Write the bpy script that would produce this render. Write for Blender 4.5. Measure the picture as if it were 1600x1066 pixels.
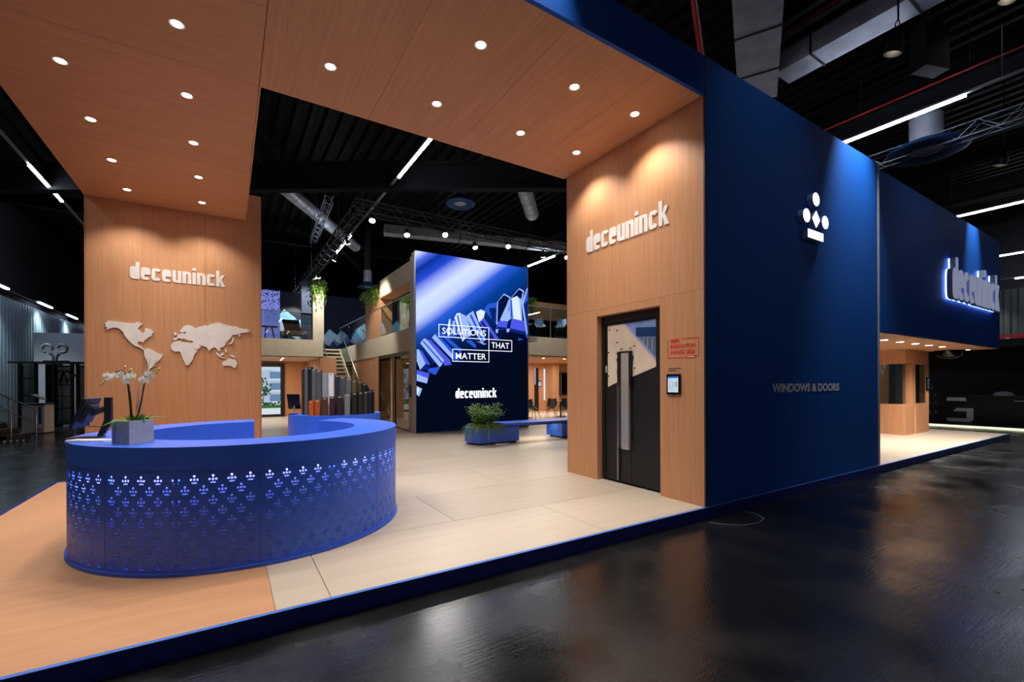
import bpy, math, random
from mathutils import Vector, Matrix
from mathutils.geometry import tessellate_polygon, delaunay_2d_cdt
for _o in list(bpy.data.objects):
    bpy.data.objects.remove(_o, do_unlink=True)
scene = bpy.context.scene
col = scene.collection
PI = math.pi
random.seed(7)

# ------------------------------------------------------------------ camera
cd = bpy.data.cameras.new('camera'); cam = bpy.data.objects.new('camera', cd); col.objects.link(cam)
cd.sensor_width = 36.0; cd.lens = 36.0*705.2/1600; cd.shift_y = (598.6-533)/1600; cd.clip_end = 300; cd.clip_start = 0.05
_yaw, _roll = math.radians(32.2), math.radians(-0.2)
_F = Vector((math.sin(_yaw), math.cos(_yaw), 0)); _R0 = Vector((math.cos(_yaw), -math.sin(_yaw), 0)); _U0 = Vector((0, 0, 1))
_R = _R0*math.cos(_roll)+_U0*math.sin(_roll); _U = _U0*math.cos(_roll)-_R0*math.sin(_roll)
_m = Matrix((( _R.x, _U.x, -_F.x, 0), (_R.y, _U.y, -_F.y, 0), (_R.z, _U.z, -_F.z, 1.6), (0, 0, 0, 1)))
cam.matrix_world = _m
scene.camera = cam

# ------------------------------------------------------------------ world and exposure
w = bpy.data.worlds.new('hall_world'); scene.world = w; w.use_nodes = True
w.node_tree.nodes['Background'].inputs[0].default_value = (0.25, 0.42, 0.75, 1)
w.node_tree.nodes['Background'].inputs[1].default_value = 0.012
scene.view_settings.view_transform = 'Standard'
try: scene.view_settings.look = 'None'
except Exception: pass
scene.view_settings.exposure = 0.0; scene.view_settings.gamma = 1.0; scene.view_settings.use_curve_mapping = False

# light levels (watts)
P_DOWN = 120.0      # soffit downlights
P_OVER = 190.0       # small downlights under the overhang and balconies
P_STAGE = 340.0     # stage spotlights on the truss
P_WASH = 900.0      # narrow wash lights grazing the blue walls
E_STRIP = 30.0      # linear hall luminaires
E_SCREEN = 1.12     # video wall

# ------------------------------------------------------------------ helpers
def lin(c):
    def f(x):
        x = x/255.0
        return x/12.92 if x <= 0.04045 else ((x+0.055)/1.055)**2.4
    return (f(c[0]), f(c[1]), f(c[2]), 1.0)
ORG = {}
def tag(o, label=None, cat=None, group=None, kind=None):
    if label: o['label'] = label
    if cat: o['category'] = cat
    if group: o['group'] = group
    if kind: o['kind'] = kind
    return o
def root(name, label, cat, loc=(0, 0, 0), rz=0.0, group=None, kind=None):
    o = bpy.data.objects.new(name, None); col.objects.link(o); o.empty_display_size = 0.1
    o.location = loc; o.rotation_euler = (0, 0, rz)
    ORG[o.name] = Vector(loc) if rz == 0 else Vector((0, 0, 0))
    return tag(o, label, cat, group, kind)
def copy_tree(o, parent=None):
    c = o.copy(); col.objects.link(c)
    if parent: c.parent = parent
    for ch in [x for x in bpy.data.objects if x.parent == o]:
        copy_tree(ch, c)
    return c
class MB:
    def __init__(s): s.v = []; s.f = []; s.m = []
    def add(s, vs, fs, mi=0):
        b = len(s.v); s.v += [tuple(p) for p in vs]
        for f in fs: s.f.append(tuple(b+i for i in f)); s.m.append(mi)
        return s
    def box(s, x0, x1, y0, y1, z0, z1, mi=0):
        vs = [(x, y, z) for z in (z0, z1) for y in (y0, y1) for x in (x0, x1)]
        return s.add(vs, [(0, 2, 3, 1), (4, 5, 7, 6), (0, 1, 5, 4), (2, 6, 7, 3), (0, 4, 6, 2), (1, 3, 7, 5)], mi)
    def obox(s, c, a, b, d, mi=0):      # centre and three half vectors
        c, a, b, d = Vector(c), Vector(a), Vector(b), Vector(d)
        vs = [c+i*a+j*b+k*d for k in (-1, 1) for j in (-1, 1) for i in (-1, 1)]
        return s.add(vs, [(0, 2, 3, 1), (4, 5, 7, 6), (0, 1, 5, 4), (2, 6, 7, 3), (0, 4, 6, 2), (1, 3, 7, 5)], mi)
    def bar(s, p0, p1, wd, ht, up=(0, 0, 1), mi=0):
        p0, p1 = Vector(p0), Vector(p1); d = p1-p0; u = Vector(up)
        sd = d.cross(u)
        if sd.length < 1e-6: sd = d.cross(Vector((1, 0, 0)))
        sd.normalize(); u2 = sd.cross(d).normalized()
        return s.obox((p0+p1)/2, d/2, sd*wd/2, u2*ht/2, mi)
    def cyl(s, p0, p1, r0, r1=None, n=12, mi=0):
        return s.tube([p0, p1], [r0, r0 if r1 is None else r1], n, mi)
    def tube(s, pts, r, n=6, mi=0, cap=True):
        pts = [Vector(p) for p in pts]
        rs = r if isinstance(r, (list, tuple)) else [r]*len(pts)
        rings = []; pv = None
        for i, p in enumerate(pts):
            d = (pts[min(i+1, len(pts)-1)]-pts[max(i-1, 0)]).normalized()
            if pv is None:
                a = d.cross(Vector((0, 0, 1)))
                if a.length < 1e-3: a = d.cross(Vector((1, 0, 0)))
            else: a = pv-d*pv.dot(d)
            a.normalize(); pv = a; b = d.cross(a)
            rings.append([p+(a*math.cos(2*PI*k/n)+b*math.sin(2*PI*k/n))*rs[i] for k in range(n)])
        vs = [q for rg in rings for q in rg]; fs = []
        for i in range(len(pts)-1):
            for k in range(n):
                fs.append((i*n+k, i*n+(k+1) % n, (i+1)*n+(k+1) % n, (i+1)*n+k))
        if cap: fs += [tuple(range(n))[::-1], tuple((len(pts)-1)*n+k for k in range(n))]
        return s.add(vs, fs, mi)
    def lathe(s, c, prof, n=24, mi=0, a0=0.0, a1=2*PI):
        full = abs(a1-a0-2*PI) < 1e-6; m = n if full else n+1; vs = []; fs = []
        for r, z in prof:
            for k in range(m):
                a = a0+(a1-a0)*k/n
                vs.append((c[0]+r*math.cos(a), c[1]+r*math.sin(a), c[2]+z))
        for i in range(len(prof)-1):
            for k in range(n):
                k2 = (k+1) % m
                fs.append((i*m+k, i*m+k2, (i+1)*m+k2, (i+1)*m+k))
        return s.add(vs, fs, mi)
    def ring(s, cx, cy, r0, r1, a0, a1, z0, z1, n=48, mi=0):   # closed sector of a ring
        vs = []; fs = []
        for k in range(n+1):
            a = a0+(a1-a0)*k/n; c_, s_ = math.cos(a), math.sin(a)
            vs += [(cx+r0*c_, cy+r0*s_, z0), (cx+r1*c_, cy+r1*s_, z0), (cx+r1*c_, cy+r1*s_, z1), (cx+r0*c_, cy+r0*s_, z1)]
        for k in range(n):
            for j in range(4): fs.append((4*k+j, 4*(k+1)+j, 4*(k+1)+(j+1) % 4, 4*k+(j+1) % 4))
        fs += [(0, 1, 2, 3), (4*n+3, 4*n+2, 4*n+1, 4*n)]
        return s.add(vs, fs, mi)
    def sphere(s, c, r, nu=10, nv=7, sc=(1, 1, 1), mi=0):
        vs = []; fs = []
        for j in range(nv+1):
            t = PI*j/nv
            for i in range(nu):
                p = 2*PI*i/nu
                vs.append((c[0]+r*sc[0]*math.sin(t)*math.cos(p), c[1]+r*sc[1]*math.sin(t)*math.sin(p), c[2]+r*sc[2]*math.cos(t)))
        for j in range(nv):
            for i in range(nu): fs.append((j*nu+i, j*nu+(i+1) % nu, (j+1)*nu+(i+1) % nu, (j+1)*nu+i))
        return s.add(vs, fs, mi)
    def prism(s, poly, o, u, v, nrm, d0, d1, mi=0):    # polygon (2D) on a plane, extruded along nrm
        o, u, v, nrm = Vector(o), Vector(u), Vector(v), Vector(nrm); n = len(poly)
        P = [o+u*a+v*b for a, b in poly]
        tris = tessellate_polygon([[Vector((a, b, 0)) for a, b in poly]])
        vs = [p+nrm*d0 for p in P]+[p+nrm*d1 for p in P]; fs = []
        for t in tris: fs.append(tuple(t)); fs.append(tuple(n+i for i in t[::-1]))
        for i in range(n): fs.append((i, (i+1) % n, n+(i+1) % n, n+i))
        return s.add(vs, fs, mi)
    def build(s, name, mats, parent=None, smooth=None, loc=None, weld=False):
        off = Vector((0, 0, 0))
        if parent is not None: off = ORG.get(parent.name, Vector((0, 0, 0)))
        if loc is not None and parent is None: off = Vector(loc)
        me = bpy.data.meshes.new(name)
        me.from_pydata([(x-off.x, y-off.y, z-off.z) for x, y, z in s.v], [], s.f)
        if not isinstance(mats, (list, tuple)): mats = [mats]
        for m in mats: me.materials.append(m)
        if len(mats) > 1: me.polygons.foreach_set('material_index', s.m)
        me.validate(); me.update()
        import bmesh
        bm = bmesh.new(); bm.from_mesh(me)
        bmesh.ops.recalc_face_normals(bm, faces=bm.faces); bm.to_mesh(me); bm.free()
        if smooth:
            me.polygons.foreach_set('use_smooth', [True]*len(me.polygons))
            try: me.set_sharp_from_angle(angle=math.radians(smooth))
            except Exception: pass
        o = bpy.data.objects.new(name, me); col.objects.link(o)
        if parent is not None: o.parent = parent; ORG[o.name] = off
        elif loc is not None: o.location = loc
        return o
def thing(mb, name, mats, label, cat, group=None, kind=None, smooth=None, loc=None):
    return tag(mb.build(name, mats, None, smooth, loc), label, cat, group, kind)
def struct(mb, name, mats, label=None, cat=None, smooth=None):
    return tag(mb.build(name, mats, None, smooth), label, cat, None, 'structure')
def lamp(name, kind, loc, direction, watts, color, parent=None, angle=90, blend=0.5, size=0.05):
    ld = bpy.data.lights.new(name, kind); ld.energy = watts; ld.color = color
    if kind == 'SPOT': ld.spot_size = math.radians(angle); ld.spot_blend = blend; ld.shadow_soft_size = size
    elif kind == 'POINT': ld.shadow_soft_size = size
    elif kind == 'AREA': ld.size = size
    o = bpy.data.objects.new(name, ld); col.objects.link(o)
    off = ORG.get(parent.name, Vector((0, 0, 0))) if parent else Vector((0, 0, 0))
    o.location = Vector(loc)-off
    o.rotation_euler = Vector(direction).to_track_quat('-Z', 'Y').to_euler()
    if parent: o.parent = parent
    return o
ORD = ['first', 'second', 'third', 'fourth', 'fifth', 'sixth', 'seventh', 'eighth', 'ninth', 'tenth', 'eleventh', 'twelfth', 'thirteenth', 'fourteenth', 'fifteenth']

# ------------------------------------------------------------------ materials
def mat(name, c, rough=0.5, metal=0.0, spec=0.5, emit=None, es=0.0, noise=None, bump=None, coat=0.0):
    m = bpy.data.materials.new(name); m.use_nodes = True; nt = m.node_tree; b = nt.nodes['Principled BSDF']
    cl = lin(c); b.inputs['Base Color'].default_value = cl; b.inputs['Roughness'].default_value = rough
    b.inputs['Metallic'].default_value = metal; b.inputs['Specular IOR Level'].default_value = spec
    if coat: b.inputs['Coat Weight'].default_value = coat
    if emit is not None:
        b.inputs['Emission Color'].default_value = lin(emit); b.inputs['Emission Strength'].default_value = es
    tc = nt.nodes.new('ShaderNodeTexCoord')
    nscale, namp = noise if noise else (6.0, 0.06)
    nz = nt.nodes.new('ShaderNodeTexNoise'); nz.inputs['Scale'].default_value = nscale; nz.inputs['Detail'].default_value = 4
    nt.links.new(tc.outputs['Object'], nz.inputs['Vector'])
    rp = nt.nodes.new('ShaderNodeValToRGB'); e = rp.color_ramp.elements
    e[0].position = 0.3; e[1].position = 0.7
    e[0].color = (cl[0]*(1-namp), cl[1]*(1-namp), cl[2]*(1-namp), 1); e[1].color = (min(1, cl[0]*(1+namp)), min(1, cl[1]*(1+namp)), min(1, cl[2]*(1+namp)), 1)
    nt.links.new(nz.outputs['Fac'], rp.inputs['Fac']); nt.links.new(rp.outputs['Color'], b.inputs['Base Color'])
    if bump:
        n2 = nt.nodes.new('ShaderNodeTexNoise'); n2.inputs['Scale'].default_value = bump[0]; n2.inputs['Detail'].default_value = 5
        nt.links.new(tc.outputs['Object'], n2.inputs['Vector'])
        bp = nt.nodes.new('ShaderNodeBump'); bp.inputs['Strength'].default_value = bump[1]; bp.inputs['Distance'].default_value = 0.02
        nt.links.new(n2.outputs['Fac'], bp.inputs['Height']); nt.links.new(bp.outputs['Normal'], b.inputs['Normal'])
    return m
def wood(name, c0, c1, axis, rough=0.5, fine=26.0, long=0.9, spec=0.3):
    m = bpy.data.materials.new(name); m.use_nodes = True; nt = m.node_tree; b = nt.nodes['Principled BSDF']
    b.inputs['Roughness'].default_value = rough; b.inputs['Specular IOR Level'].default_value = spec
    tc = nt.nodes.new('ShaderNodeTexCoord'); mp = nt.nodes.new('ShaderNodeMapping')
    sc = [fine]*3; sc['xyz'.index(axis)] = long; mp.inputs['Scale'].default_value = sc
    oi = nt.nodes.new('ShaderNodeObjectInfo'); va = nt.nodes.new('ShaderNodeVectorMath'); va.operation = 'SCALE'
    cx = nt.nodes.new('ShaderNodeCombineXYZ')
    for i in range(3): nt.links.new(oi.outputs['Random'], cx.inputs[i])
    nt.links.new(cx.outputs[0], va.inputs[0]); va.inputs['Scale'].default_value = 37.0
    ad = nt.nodes.new('ShaderNodeVectorMath'); ad.operation = 'ADD'
    nt.links.new(tc.outputs['Object'], ad.inputs[0]); nt.links.new(va.outputs[0], ad.inputs[1]); nt.links.new(ad.outputs[0], mp.inputs['Vector'])
    nz = nt.nodes.new('ShaderNodeTexNoise'); nz.inputs['Scale'].default_value = 1.0; nz.inputs['Detail'].default_value = 6; nz.inputs['Roughness'].default_value = 0.65
    nt.links.new(mp.outputs[0], nz.inputs['Vector'])
    rp = nt.nodes.new('ShaderNodeValToRGB'); e = rp.color_ramp.elements
    e[0].position = 0.28; e[1].position = 0.72; e[0].color = lin(c0); e[1].color = lin(c1)
    nt.links.new(nz.outputs['Fac'], rp.inputs['Fac'])
    hs = nt.nodes.new('ShaderNodeHueSaturation'); mr = nt.nodes.new('ShaderNodeMapRange')
    mr.inputs['To Min'].default_value = 0.95; mr.inputs['To Max'].default_value = 1.04
    nt.links.new(oi.outputs['Random'], mr.inputs['Value']); nt.links.new(mr.outputs[0], hs.inputs['Value'])
    nt.links.new(rp.outputs['Color'], hs.inputs['Color']); nt.links.new(hs.outputs['Color'], b.inputs['Base Color'])
    bp = nt.nodes.new('ShaderNodeBump'); bp.inputs['Strength'].default_value = 0.08; bp.inputs['Distance'].default_value = 0.004
    nt.links.new(nz.outputs['Fac'], bp.inputs['Height']); nt.links.new(bp.outputs['Normal'], b.inputs['Normal'])
    return m
def glassm(name, tint=(230, 240, 240), rough=0.0, clear=0.86):
    m = bpy.data.materials.new(name); m.use_nodes = True; nt = m.node_tree; nt.nodes.clear()
    o = nt.nodes.new('ShaderNodeOutputMaterial'); t = nt.nodes.new('ShaderNodeBsdfTransparent'); g = nt.nodes.new('ShaderNodeBsdfGlossy')
    t.inputs[0].default_value = lin(tint); g.inputs['Roughness'].default_value = rough; g.inputs['Color'].default_value = (0.9, 0.95, 1, 1)
    mx = nt.nodes.new('ShaderNodeMixShader'); mx.inputs[0].default_value = 1-clear
    nt.links.new(t.outputs[0], mx.inputs[1]); nt.links.new(g.outputs[0], mx.inputs[2]); nt.links.new(mx.outputs[0], o.inputs[0])
    return m
def emis(name, c, s):
    m = bpy.data.materials.new(name); m.use_nodes = True; nt = m.node_tree; nt.nodes.clear()
    o = nt.nodes.new('ShaderNodeOutputMaterial'); e = nt.nodes.new('ShaderNodeEmission')
    e.inputs[0].default_value = lin(c); e.inputs[1].default_value = s; nt.links.new(e.outputs[0], o.inputs[0]); return m
WD0, WD1 = (194, 138, 97), (212, 157, 115)
M = dict(
 wood_z=wood('oak_vertical', WD0, WD1, 'z'), wood_x=wood('oak_grain_x', WD0, WD1, 'x'), wood_y=wood('oak_grain_y', WD0, WD1, 'y'),
 floor_wood=wood('floor_oak', (204, 150, 110), (216, 164, 124), 'x', 0.42, 14, 0.8), floor_beige=wood('floor_beige', (200, 184, 164), (210, 195, 176), 'x', 0.36, 9, 0.7),
 blue=mat('blue_lacquer', (52, 104, 230), 0.4, spec=0.6), blue_wall=mat('blue_wall_paint', (10, 84, 178), 0.6, spec=0.2, noise=(1.2, 0.04)),
 blue_edge=mat('blue_edge', (16, 40, 130), 0.5), edge_lip=mat('blue_lip', (70, 120, 215), 0.4), dark_gap=mat('shadow_gap', (12, 12, 16), 0.8),
 white=mat('white_lacquer', (240, 234, 228), 0.5), white_wall=mat('white_panel', (206, 212, 222), 0.6), cream=mat('cream_plaster', (206, 194, 170), 0.7, spec=0.2),
 black=mat('black_powder', (14, 14, 16), 0.5), blackg=mat('black_gloss', (8, 8, 10), 0.12), graphite=mat('graphite', (44, 46, 50), 0.5), grey=mat('mid_grey', (110, 114, 120), 0.5), lgrey=mat('light_grey', (168, 172, 178), 0.5),
 steel=mat('brushed_steel', (190, 192, 196), 0.32, 1.0), galv=mat('galvanised_duct', (206, 212, 226), 0.42, 0.4, noise=(2.2, 0.2)), alu=mat('truss_aluminium', (150, 156, 166), 0.4, 0.9),
 trussblk=mat('truss_black', (40, 42, 46), 0.45, 0.3), hallblack=mat('hall_ceiling_black', (20, 22, 26), 0.8), deck=mat('roof_deck', (9, 10, 14), 0.6, spec=0.15), beam=mat('roof_beam', (22, 24, 26), 0.8, spec=0.15),
 red=mat('red_pipe', (170, 22, 30), 0.4), redink=mat('red_ink', (222, 40, 32), 0.6), greyink=mat('dark_ink', (60, 56, 60), 0.6), paleink=mat('pale_ink', (236, 240, 248), 0.5),
 concrete=mat('concrete_pot', (172, 174, 176), 0.75, bump=(60, 0.2), noise=(14, 0.12)), moss=mat('moss', (44, 70, 26), 0.9, noise=(60, 0.4)), leaf=mat('leaf_green', (124, 172, 62), 0.45, noise=(20, 0.25)), leafd=mat('leaf_dark', (46, 84, 30), 0.5, noise=(20, 0.3)),
 leaf_long=mat('leaf_pale_green', (132, 168, 64), 0.45), stem=mat('plant_stem', (60, 62, 24), 0.6), twig=mat('pale_twig', (214, 178, 150), 0.6), petal=mat('orchid_petal', (255, 252, 242), 0.5), bud=mat('orchid_bud', (206, 204, 110), 0.5),
 corr=mat('corrugated_steel', (130, 150, 160), 0.45, 0.35), corr_dark=mat('corrugated_dark', (70, 74, 74), 0.5, 0.3),
 glass=glassm('clear_glass'), smoke=glassm('smoked_glass', (150, 140, 124), 0.0, 0.82), screenblk=mat('screen_bezel', (10, 10, 12), 0.25),
 floorblk=None,
 lens=emis('downlight_lens', (255, 238, 214), 34), tube=emis('led_tube', (226, 236, 255), E_STRIP), tube_off=mat('tube_housing', (150, 154, 160), 0.5), lens_s=emis('stage_lens', (255, 240, 208), 30),
 signlit=emis('lit_acrylic', (250, 252, 255), 1.6), halo=emis('halo_white', (150, 180, 255), 4.0), letter_face=emis('letter_face', (186, 196, 230), .4), led_strip=emis('counter_led', (255, 246, 236), 50.0), glow=emis('floor_glow', (236, 240, 196), 1.6), slit=emis('pillar_slit', (255, 236, 206), 1.6),
)
def hall_floor():
    m = bpy.data.materials.new('hall_asphalt_floor'); m.use_nodes = True; nt = m.node_tree; b = nt.nodes['Principled BSDF']
    tc = nt.nodes.new('ShaderNodeTexCoord')
    n1 = nt.nodes.new('ShaderNodeTexNoise'); n1.inputs['Scale'].default_value = 1.6; n1.inputs['Detail'].default_value = 8
    n2 = nt.nodes.new('ShaderNodeTexNoise'); n2.inputs['Scale'].default_value = 55; n2.inputs['Detail'].default_value = 4
    mp = nt.nodes.new('ShaderNodeMapping'); mp.inputs['Scale'].default_value = (3, 40, 1); mp.inputs['Rotation'].default_value = (0, 0, 0.6)
    n3 = nt.nodes.new('ShaderNodeTexNoise'); n3.inputs['Scale'].default_value = 1.0; n3.inputs['Detail'].default_value = 3
    for n in (n1, n2): nt.links.new(tc.outputs['Object'], n.inputs['Vector'])
    nt.links.new(tc.outputs['Object'], mp.inputs['Vector']); nt.links.new(mp.outputs[0], n3.inputs['Vector'])
    rp = nt.nodes.new('ShaderNodeValToRGB'); e = rp.color_ramp.elements; e[0].color = (0.005, 0.0055, 0.006, 1); e[1].color = (0.013, 0.014, 0.015, 1)
    nt.links.new(n1.outputs['Fac'], rp.inputs['Fac']); nt.links.new(rp.outputs['Color'], b.inputs['Base Color'])
    mr = nt.nodes.new('ShaderNodeMapRange'); mr.inputs['From Min'].default_value = 0.3; mr.inputs['From Max'].default_value = 0.75; mr.inputs['To Min'].default_value = 0.14; mr.inputs['To Max'].default_value = 0.34
    nt.links.new(n1.outputs['Fac'], mr.inputs['Value']); nt.links.new(mr.outputs[0], b.inputs['Roughness'])
    mx = nt.nodes.new('ShaderNodeMath'); mx.operation = 'ADD'; nt.links.new(n2.outputs['Fac'], mx.inputs[0]); nt.links.new(n3.outputs['Fac'], mx.inputs[1])
    bp = nt.nodes.new('ShaderNodeBump'); bp.inputs['Strength'].default_value = 0.12; bp.inputs['Distance'].default_value = 0.01
    nt.links.new(mx.outputs[0], bp.inputs['Height']); nt.links.new(bp.outputs['Normal'], b.inputs['Normal'])
    b.inputs['Specular IOR Level'].default_value = 0.85
    return m
M['floorblk'] = hall_floor()
for k_ in ('leaf', 'leafd', 'leaf_long', 'petal'):      # thin leaves let light through
    nt = M[k_].node_tree; b_ = nt.nodes['Principled BSDF']; out_ = [n for n in nt.nodes if n.type == 'OUTPUT_MATERIAL'][0]
    tl = nt.nodes.new('ShaderNodeBsdfTranslucent'); mx_ = nt.nodes.new('ShaderNodeMixShader'); mx_.inputs[0].default_value = 0.45
    nt.links.new(b_.inputs['Base Color'].links[0].from_socket, tl.inputs['Color'])
    nt.links.new(b_.outputs[0], mx_.inputs[1]); nt.links.new(tl.outputs[0], mx_.inputs[2]); nt.links.new(mx_.outputs[0], out_.inputs[0])

# ------------------------------------------------------------------ lettering
def sup(cx, cy, a, b, t, e=0.55):
    c, s = math.cos(t), math.sin(t)
    return (cx+a*math.copysign(abs(c)**e, c), cy+b*math.copysign(abs(s)**e, s))
LW, LS, LT, LG = 0.63, 0.25, 0.2, 0.075     # letter width, stem, bar, gap (x height = 1)
def glyph(ch):
    polys = []
    def rect(x0, y0, x1, y1): polys.append([(x0, y0), (x1, y0), (x1, y1), (x0, y1)])
    def arc(d0, d1, n=20):
        for k in range(n):
            t0 = math.radians(d0+(d1-d0)*k/n); t1 = math.radians(d0+(d1-d0)*(k+1)/n)
            cx = LW/2
            polys.append([sup(cx, .5, LW/2, .5, t0), sup(cx, .5, LW/2, .5, t1), sup(cx, .5, LW/2-LS, .5-LT, t1), sup(cx, .5, LW/2-LS, .5-LT, t0)])
    wd = LW
    if ch == 'd': arc(0, 360, 28); rect(LW-LS, 0, LW, 1.36)
    elif ch == 'e': arc(0, 322, 26); rect(LS*.7, .42, LW-.01, .56)
    elif ch == 'c': arc(28, 332, 24)
    elif ch == 'u': rect(0, .4, LS, 1); rect(LW-LS, 0, LW, 1); arc(180, 360, 14)
    elif ch == 'n': rect(0, 0, LS, 1); rect(LW-LS, 0, LW, .6); arc(0, 180, 14)
    elif ch == 'i': rect(0, 0, LS, 1); rect(0, 1.12, LS, 1.36); wd = LS
    elif ch == 'k':
        rect(0, 0, LS, 1.36); polys.append([(LS*.9, .42), (LS*1.25, .38), (LW+.02, 1), (LW-.27, 1), (LS*.9, .62)]); polys.append([(LS*1.05, .56), (LS*1.7, .62), (LW+.05, 0), (LW-.24, 0)])
    return polys, wd
def lettering(rt, word, o, u, v, nrm, length, height, depth, mt, d0=0.0, side=None, halo=None):
    """heavy condensed lower case word; one child mesh per letter"""
    tot = sum(glyph(c)[1] for c in word)+LG*(len(word)-1)
    sx = length/tot; sy = height/1.36; x = 0.0; out = []
    o, u, v, nrm = Vector(o), Vector(u), Vector(v), Vector(nrm)
    for c in word:
        ps, wd = glyph(c); mb = MB(); co = []; fc = []
        for p in ps:
            b = len(co); co += [Vector(((x+a)*sx, q*sy)) for a, q in p]; fc.append(list(range(b, b+len(p))))
        vv, ee, ff, _a, _b, _c = delaunay_2d_cdt(co, [], fc, 1, 1e-5)
        n = len(vv); cnt = {}
        for f in ff:
            for i in range(len(f)):
                e = (f[i], f[(i+1) % len(f)]); cnt[tuple(sorted(e))] = cnt.get(tuple(sorted(e)), 0)+1
        P = [o+u*q.x+v*q.y for q in vv]
        fs = [tuple(f) for f in ff]+[tuple(n+i for i in f[::-1]) for f in ff]+[(a, b, n+b, n+a) for (a, b), k in cnt.items() if k == 1]
        mb.add([q+nrm*d0 for q in P]+[q+nrm*(d0+depth) for q in P], fs)
        out.append(mb.build('letter', mt, rt)); x += wd+LG
    return out
def text_obj(name, s, o, u, v, nrm, height, mt, parent=None, length=None, depth=0.004, align='LEFT', bold=0.0, spacing=1.0):
    """text set in the built-in sans, turned into a mesh on a plane"""
    cu = bpy.data.curves.new('txt', 'FONT'); cu.body = s; cu.align_x = align; cu.size = 1.0; cu.extrude = 0.0; cu.offset = bold; cu.space_character = spacing; cu.resolution_u = 3
    to = bpy.data.objects.new('txt', cu); col.objects.link(to)
    dg = bpy.context.evaluated_depsgraph_get(); me = bpy.data.meshes.new_from_object(to.evaluated_get(dg))
    bpy.data.objects.remove(to, do_unlink=True); bpy.data.curves.remove(cu)
    xs = [p.co.x for p in me.vertices]; ys = [p.co.y for p in me.vertices]
    x0, x1, y0, y1 = min(xs), max(xs), min(ys), max(ys)
    sy = height/(y1-y0); sx = (length/(x1-x0)) if length else sy
    o, u, v, nrm = Vector(o), Vector(u), Vector(v), Vector(nrm)
    off = ORG.get(parent.name, Vector((0, 0, 0))) if parent else Vector((0, 0, 0))
    if not length and align == 'CENTER': x0 = 0
    for p in me.vertices:
        p.co = o+u*((p.co.x-x0)*sx)+v*((p.co.y-y0)*sy)+nrm*depth-off
    me.name = name; me.materials.clear(); me.materials.append(mt); me.update()
    ob = bpy.data.objects.new(name, me); col.objects.link(ob)
    if parent: ob.parent = parent
    return ob
X, Y, Z = Vector((1, 0, 0)), Vector((0, 1, 0)), Vector((0, 0, 1))
# ================================================================== the hall
HF = -0.14
mb = MB(); mb.box(-34, 52, -14, 52, HF-0.3, HF)
struct(mb, 'floor', M['floorblk'], 'worn black asphalt hall floor with soft reflections', 'floor')
# corrugated roof deck, ribs run into the hall
mb = MB(); xs = []; x = -34.0; k = 0
while x < 52: xs.append((x, 9.75 if (k//2) % 2 else 9.62)); k += 1; x += 0.16 if k % 2 else 0.05
vs = []; fs = []
for (x, z) in xs: vs += [(x, -14, z), (x, 52, z)]
for i in range(len(xs)-1): fs.append((2*i, 2*i+1, 2*i+3, 2*i+2))
mb.add(vs, fs); struct(mb, 'ceiling', M['deck'], 'dark ribbed steel roof deck of the hall', 'ceiling')
def corrugated(name, p0, p1, z0, z1, m, lab, pitch=0.34, depth=0.06):
    p0, p1 = Vector(p0), Vector(p1); d = (p1-p0); L = d.length; d.normalize(); nn = Vector((-d.y, d.x, 0)); vs = []; fs = []; i = 0; s = 0.0
    while s < L:
        for ds, dep in ((0, 0), (pitch*.36, 0), (pitch*.5, depth), (pitch*.86, depth)):
            q = p0+d*(s+ds)+nn*dep; vs += [(q.x, q.y, z0), (q.x, q.y, z1)]
        s += pitch
    for i in range(len(vs)//2-1): fs.append((2*i, 2*i+2, 2*i+3, 2*i+1))
    mb = MB(); mb.add(vs, fs); return struct(mb, name, m, lab, 'wall')
corrugated('wall_left', (-8, 12, 0), (-8, 46, 0), HF, 5.35, M['corr'], 'pale corrugated steel hall wall behind the reception side')
mb = MB(); mb.box(-8.4, -8.1, 12, 46, 5.35, 9.7); struct(mb, 'wall_left_upper', M['hallblack'], 'dark upper band of the hall wall over the corrugated sheets', 'wall')
mb = MB(); mb.box(-34, 52, 46, 46.4, HF, 9.7); struct(mb, 'wall_back', M['hallblack'], 'dark far end wall of the hall', 'wall')
corrugated('wall_right', (33, 30, 0), (33, -4, 0), HF, 6.2, M['corr_dark'], 'grey corrugated hall wall seen past the blue overhang', 0.5, 0.1)
mb = MB(); mb.box(33.2, 33.5, -4, 30, 6.2, 9.7); struct(mb, 'wall_right_upper', M['hallblack'], 'dark upper band of the hall wall at far right', 'wall')
# roof beams
def beam(p0, p1, wd, ht, lab):
    mb = MB(); d = (Vector(p1)-Vector(p0)).normalized(); s = d.cross(Z)
    mb.bar(p0, p1, wd, ht*0.12); mb.bar(Vector(p0)+Z*ht*.5, Vector(p1)+Z*ht*.5, wd*.25, ht*.9); mb.bar(Vector(p0)+Z*ht, Vector(p1)+Z*ht, wd, ht*0.12)
    return struct(mb, 'ceiling_beam', M['beam'], lab, 'beam')
beam((-6.0, 20.1, 7.55), (14.2, 7.4, 7.55), 0.3, 0.75, 'deep black roof beam crossing the opening behind the canopy')
beam((14.4, -6, 8.5), (14.4, 34, 8.5), 0.75, 0.6, 'wide dark roof beam running over the blue wall')
beam((-1.2, 12, 8.8), (7.4, 30, 8.8), 0.25, 0.5, 'slim roof beam running away above the video wall')
beam((24.5, -6, 8.6), (24.5, 34, 8.6), 0.5, 0.6, 'dark roof beam over the aisle at far right')
beam((-34, 26, 8.9), (45, 26, 8.9), 0.3, 0.5, 'roof cross beam far behind the balconies')

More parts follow.
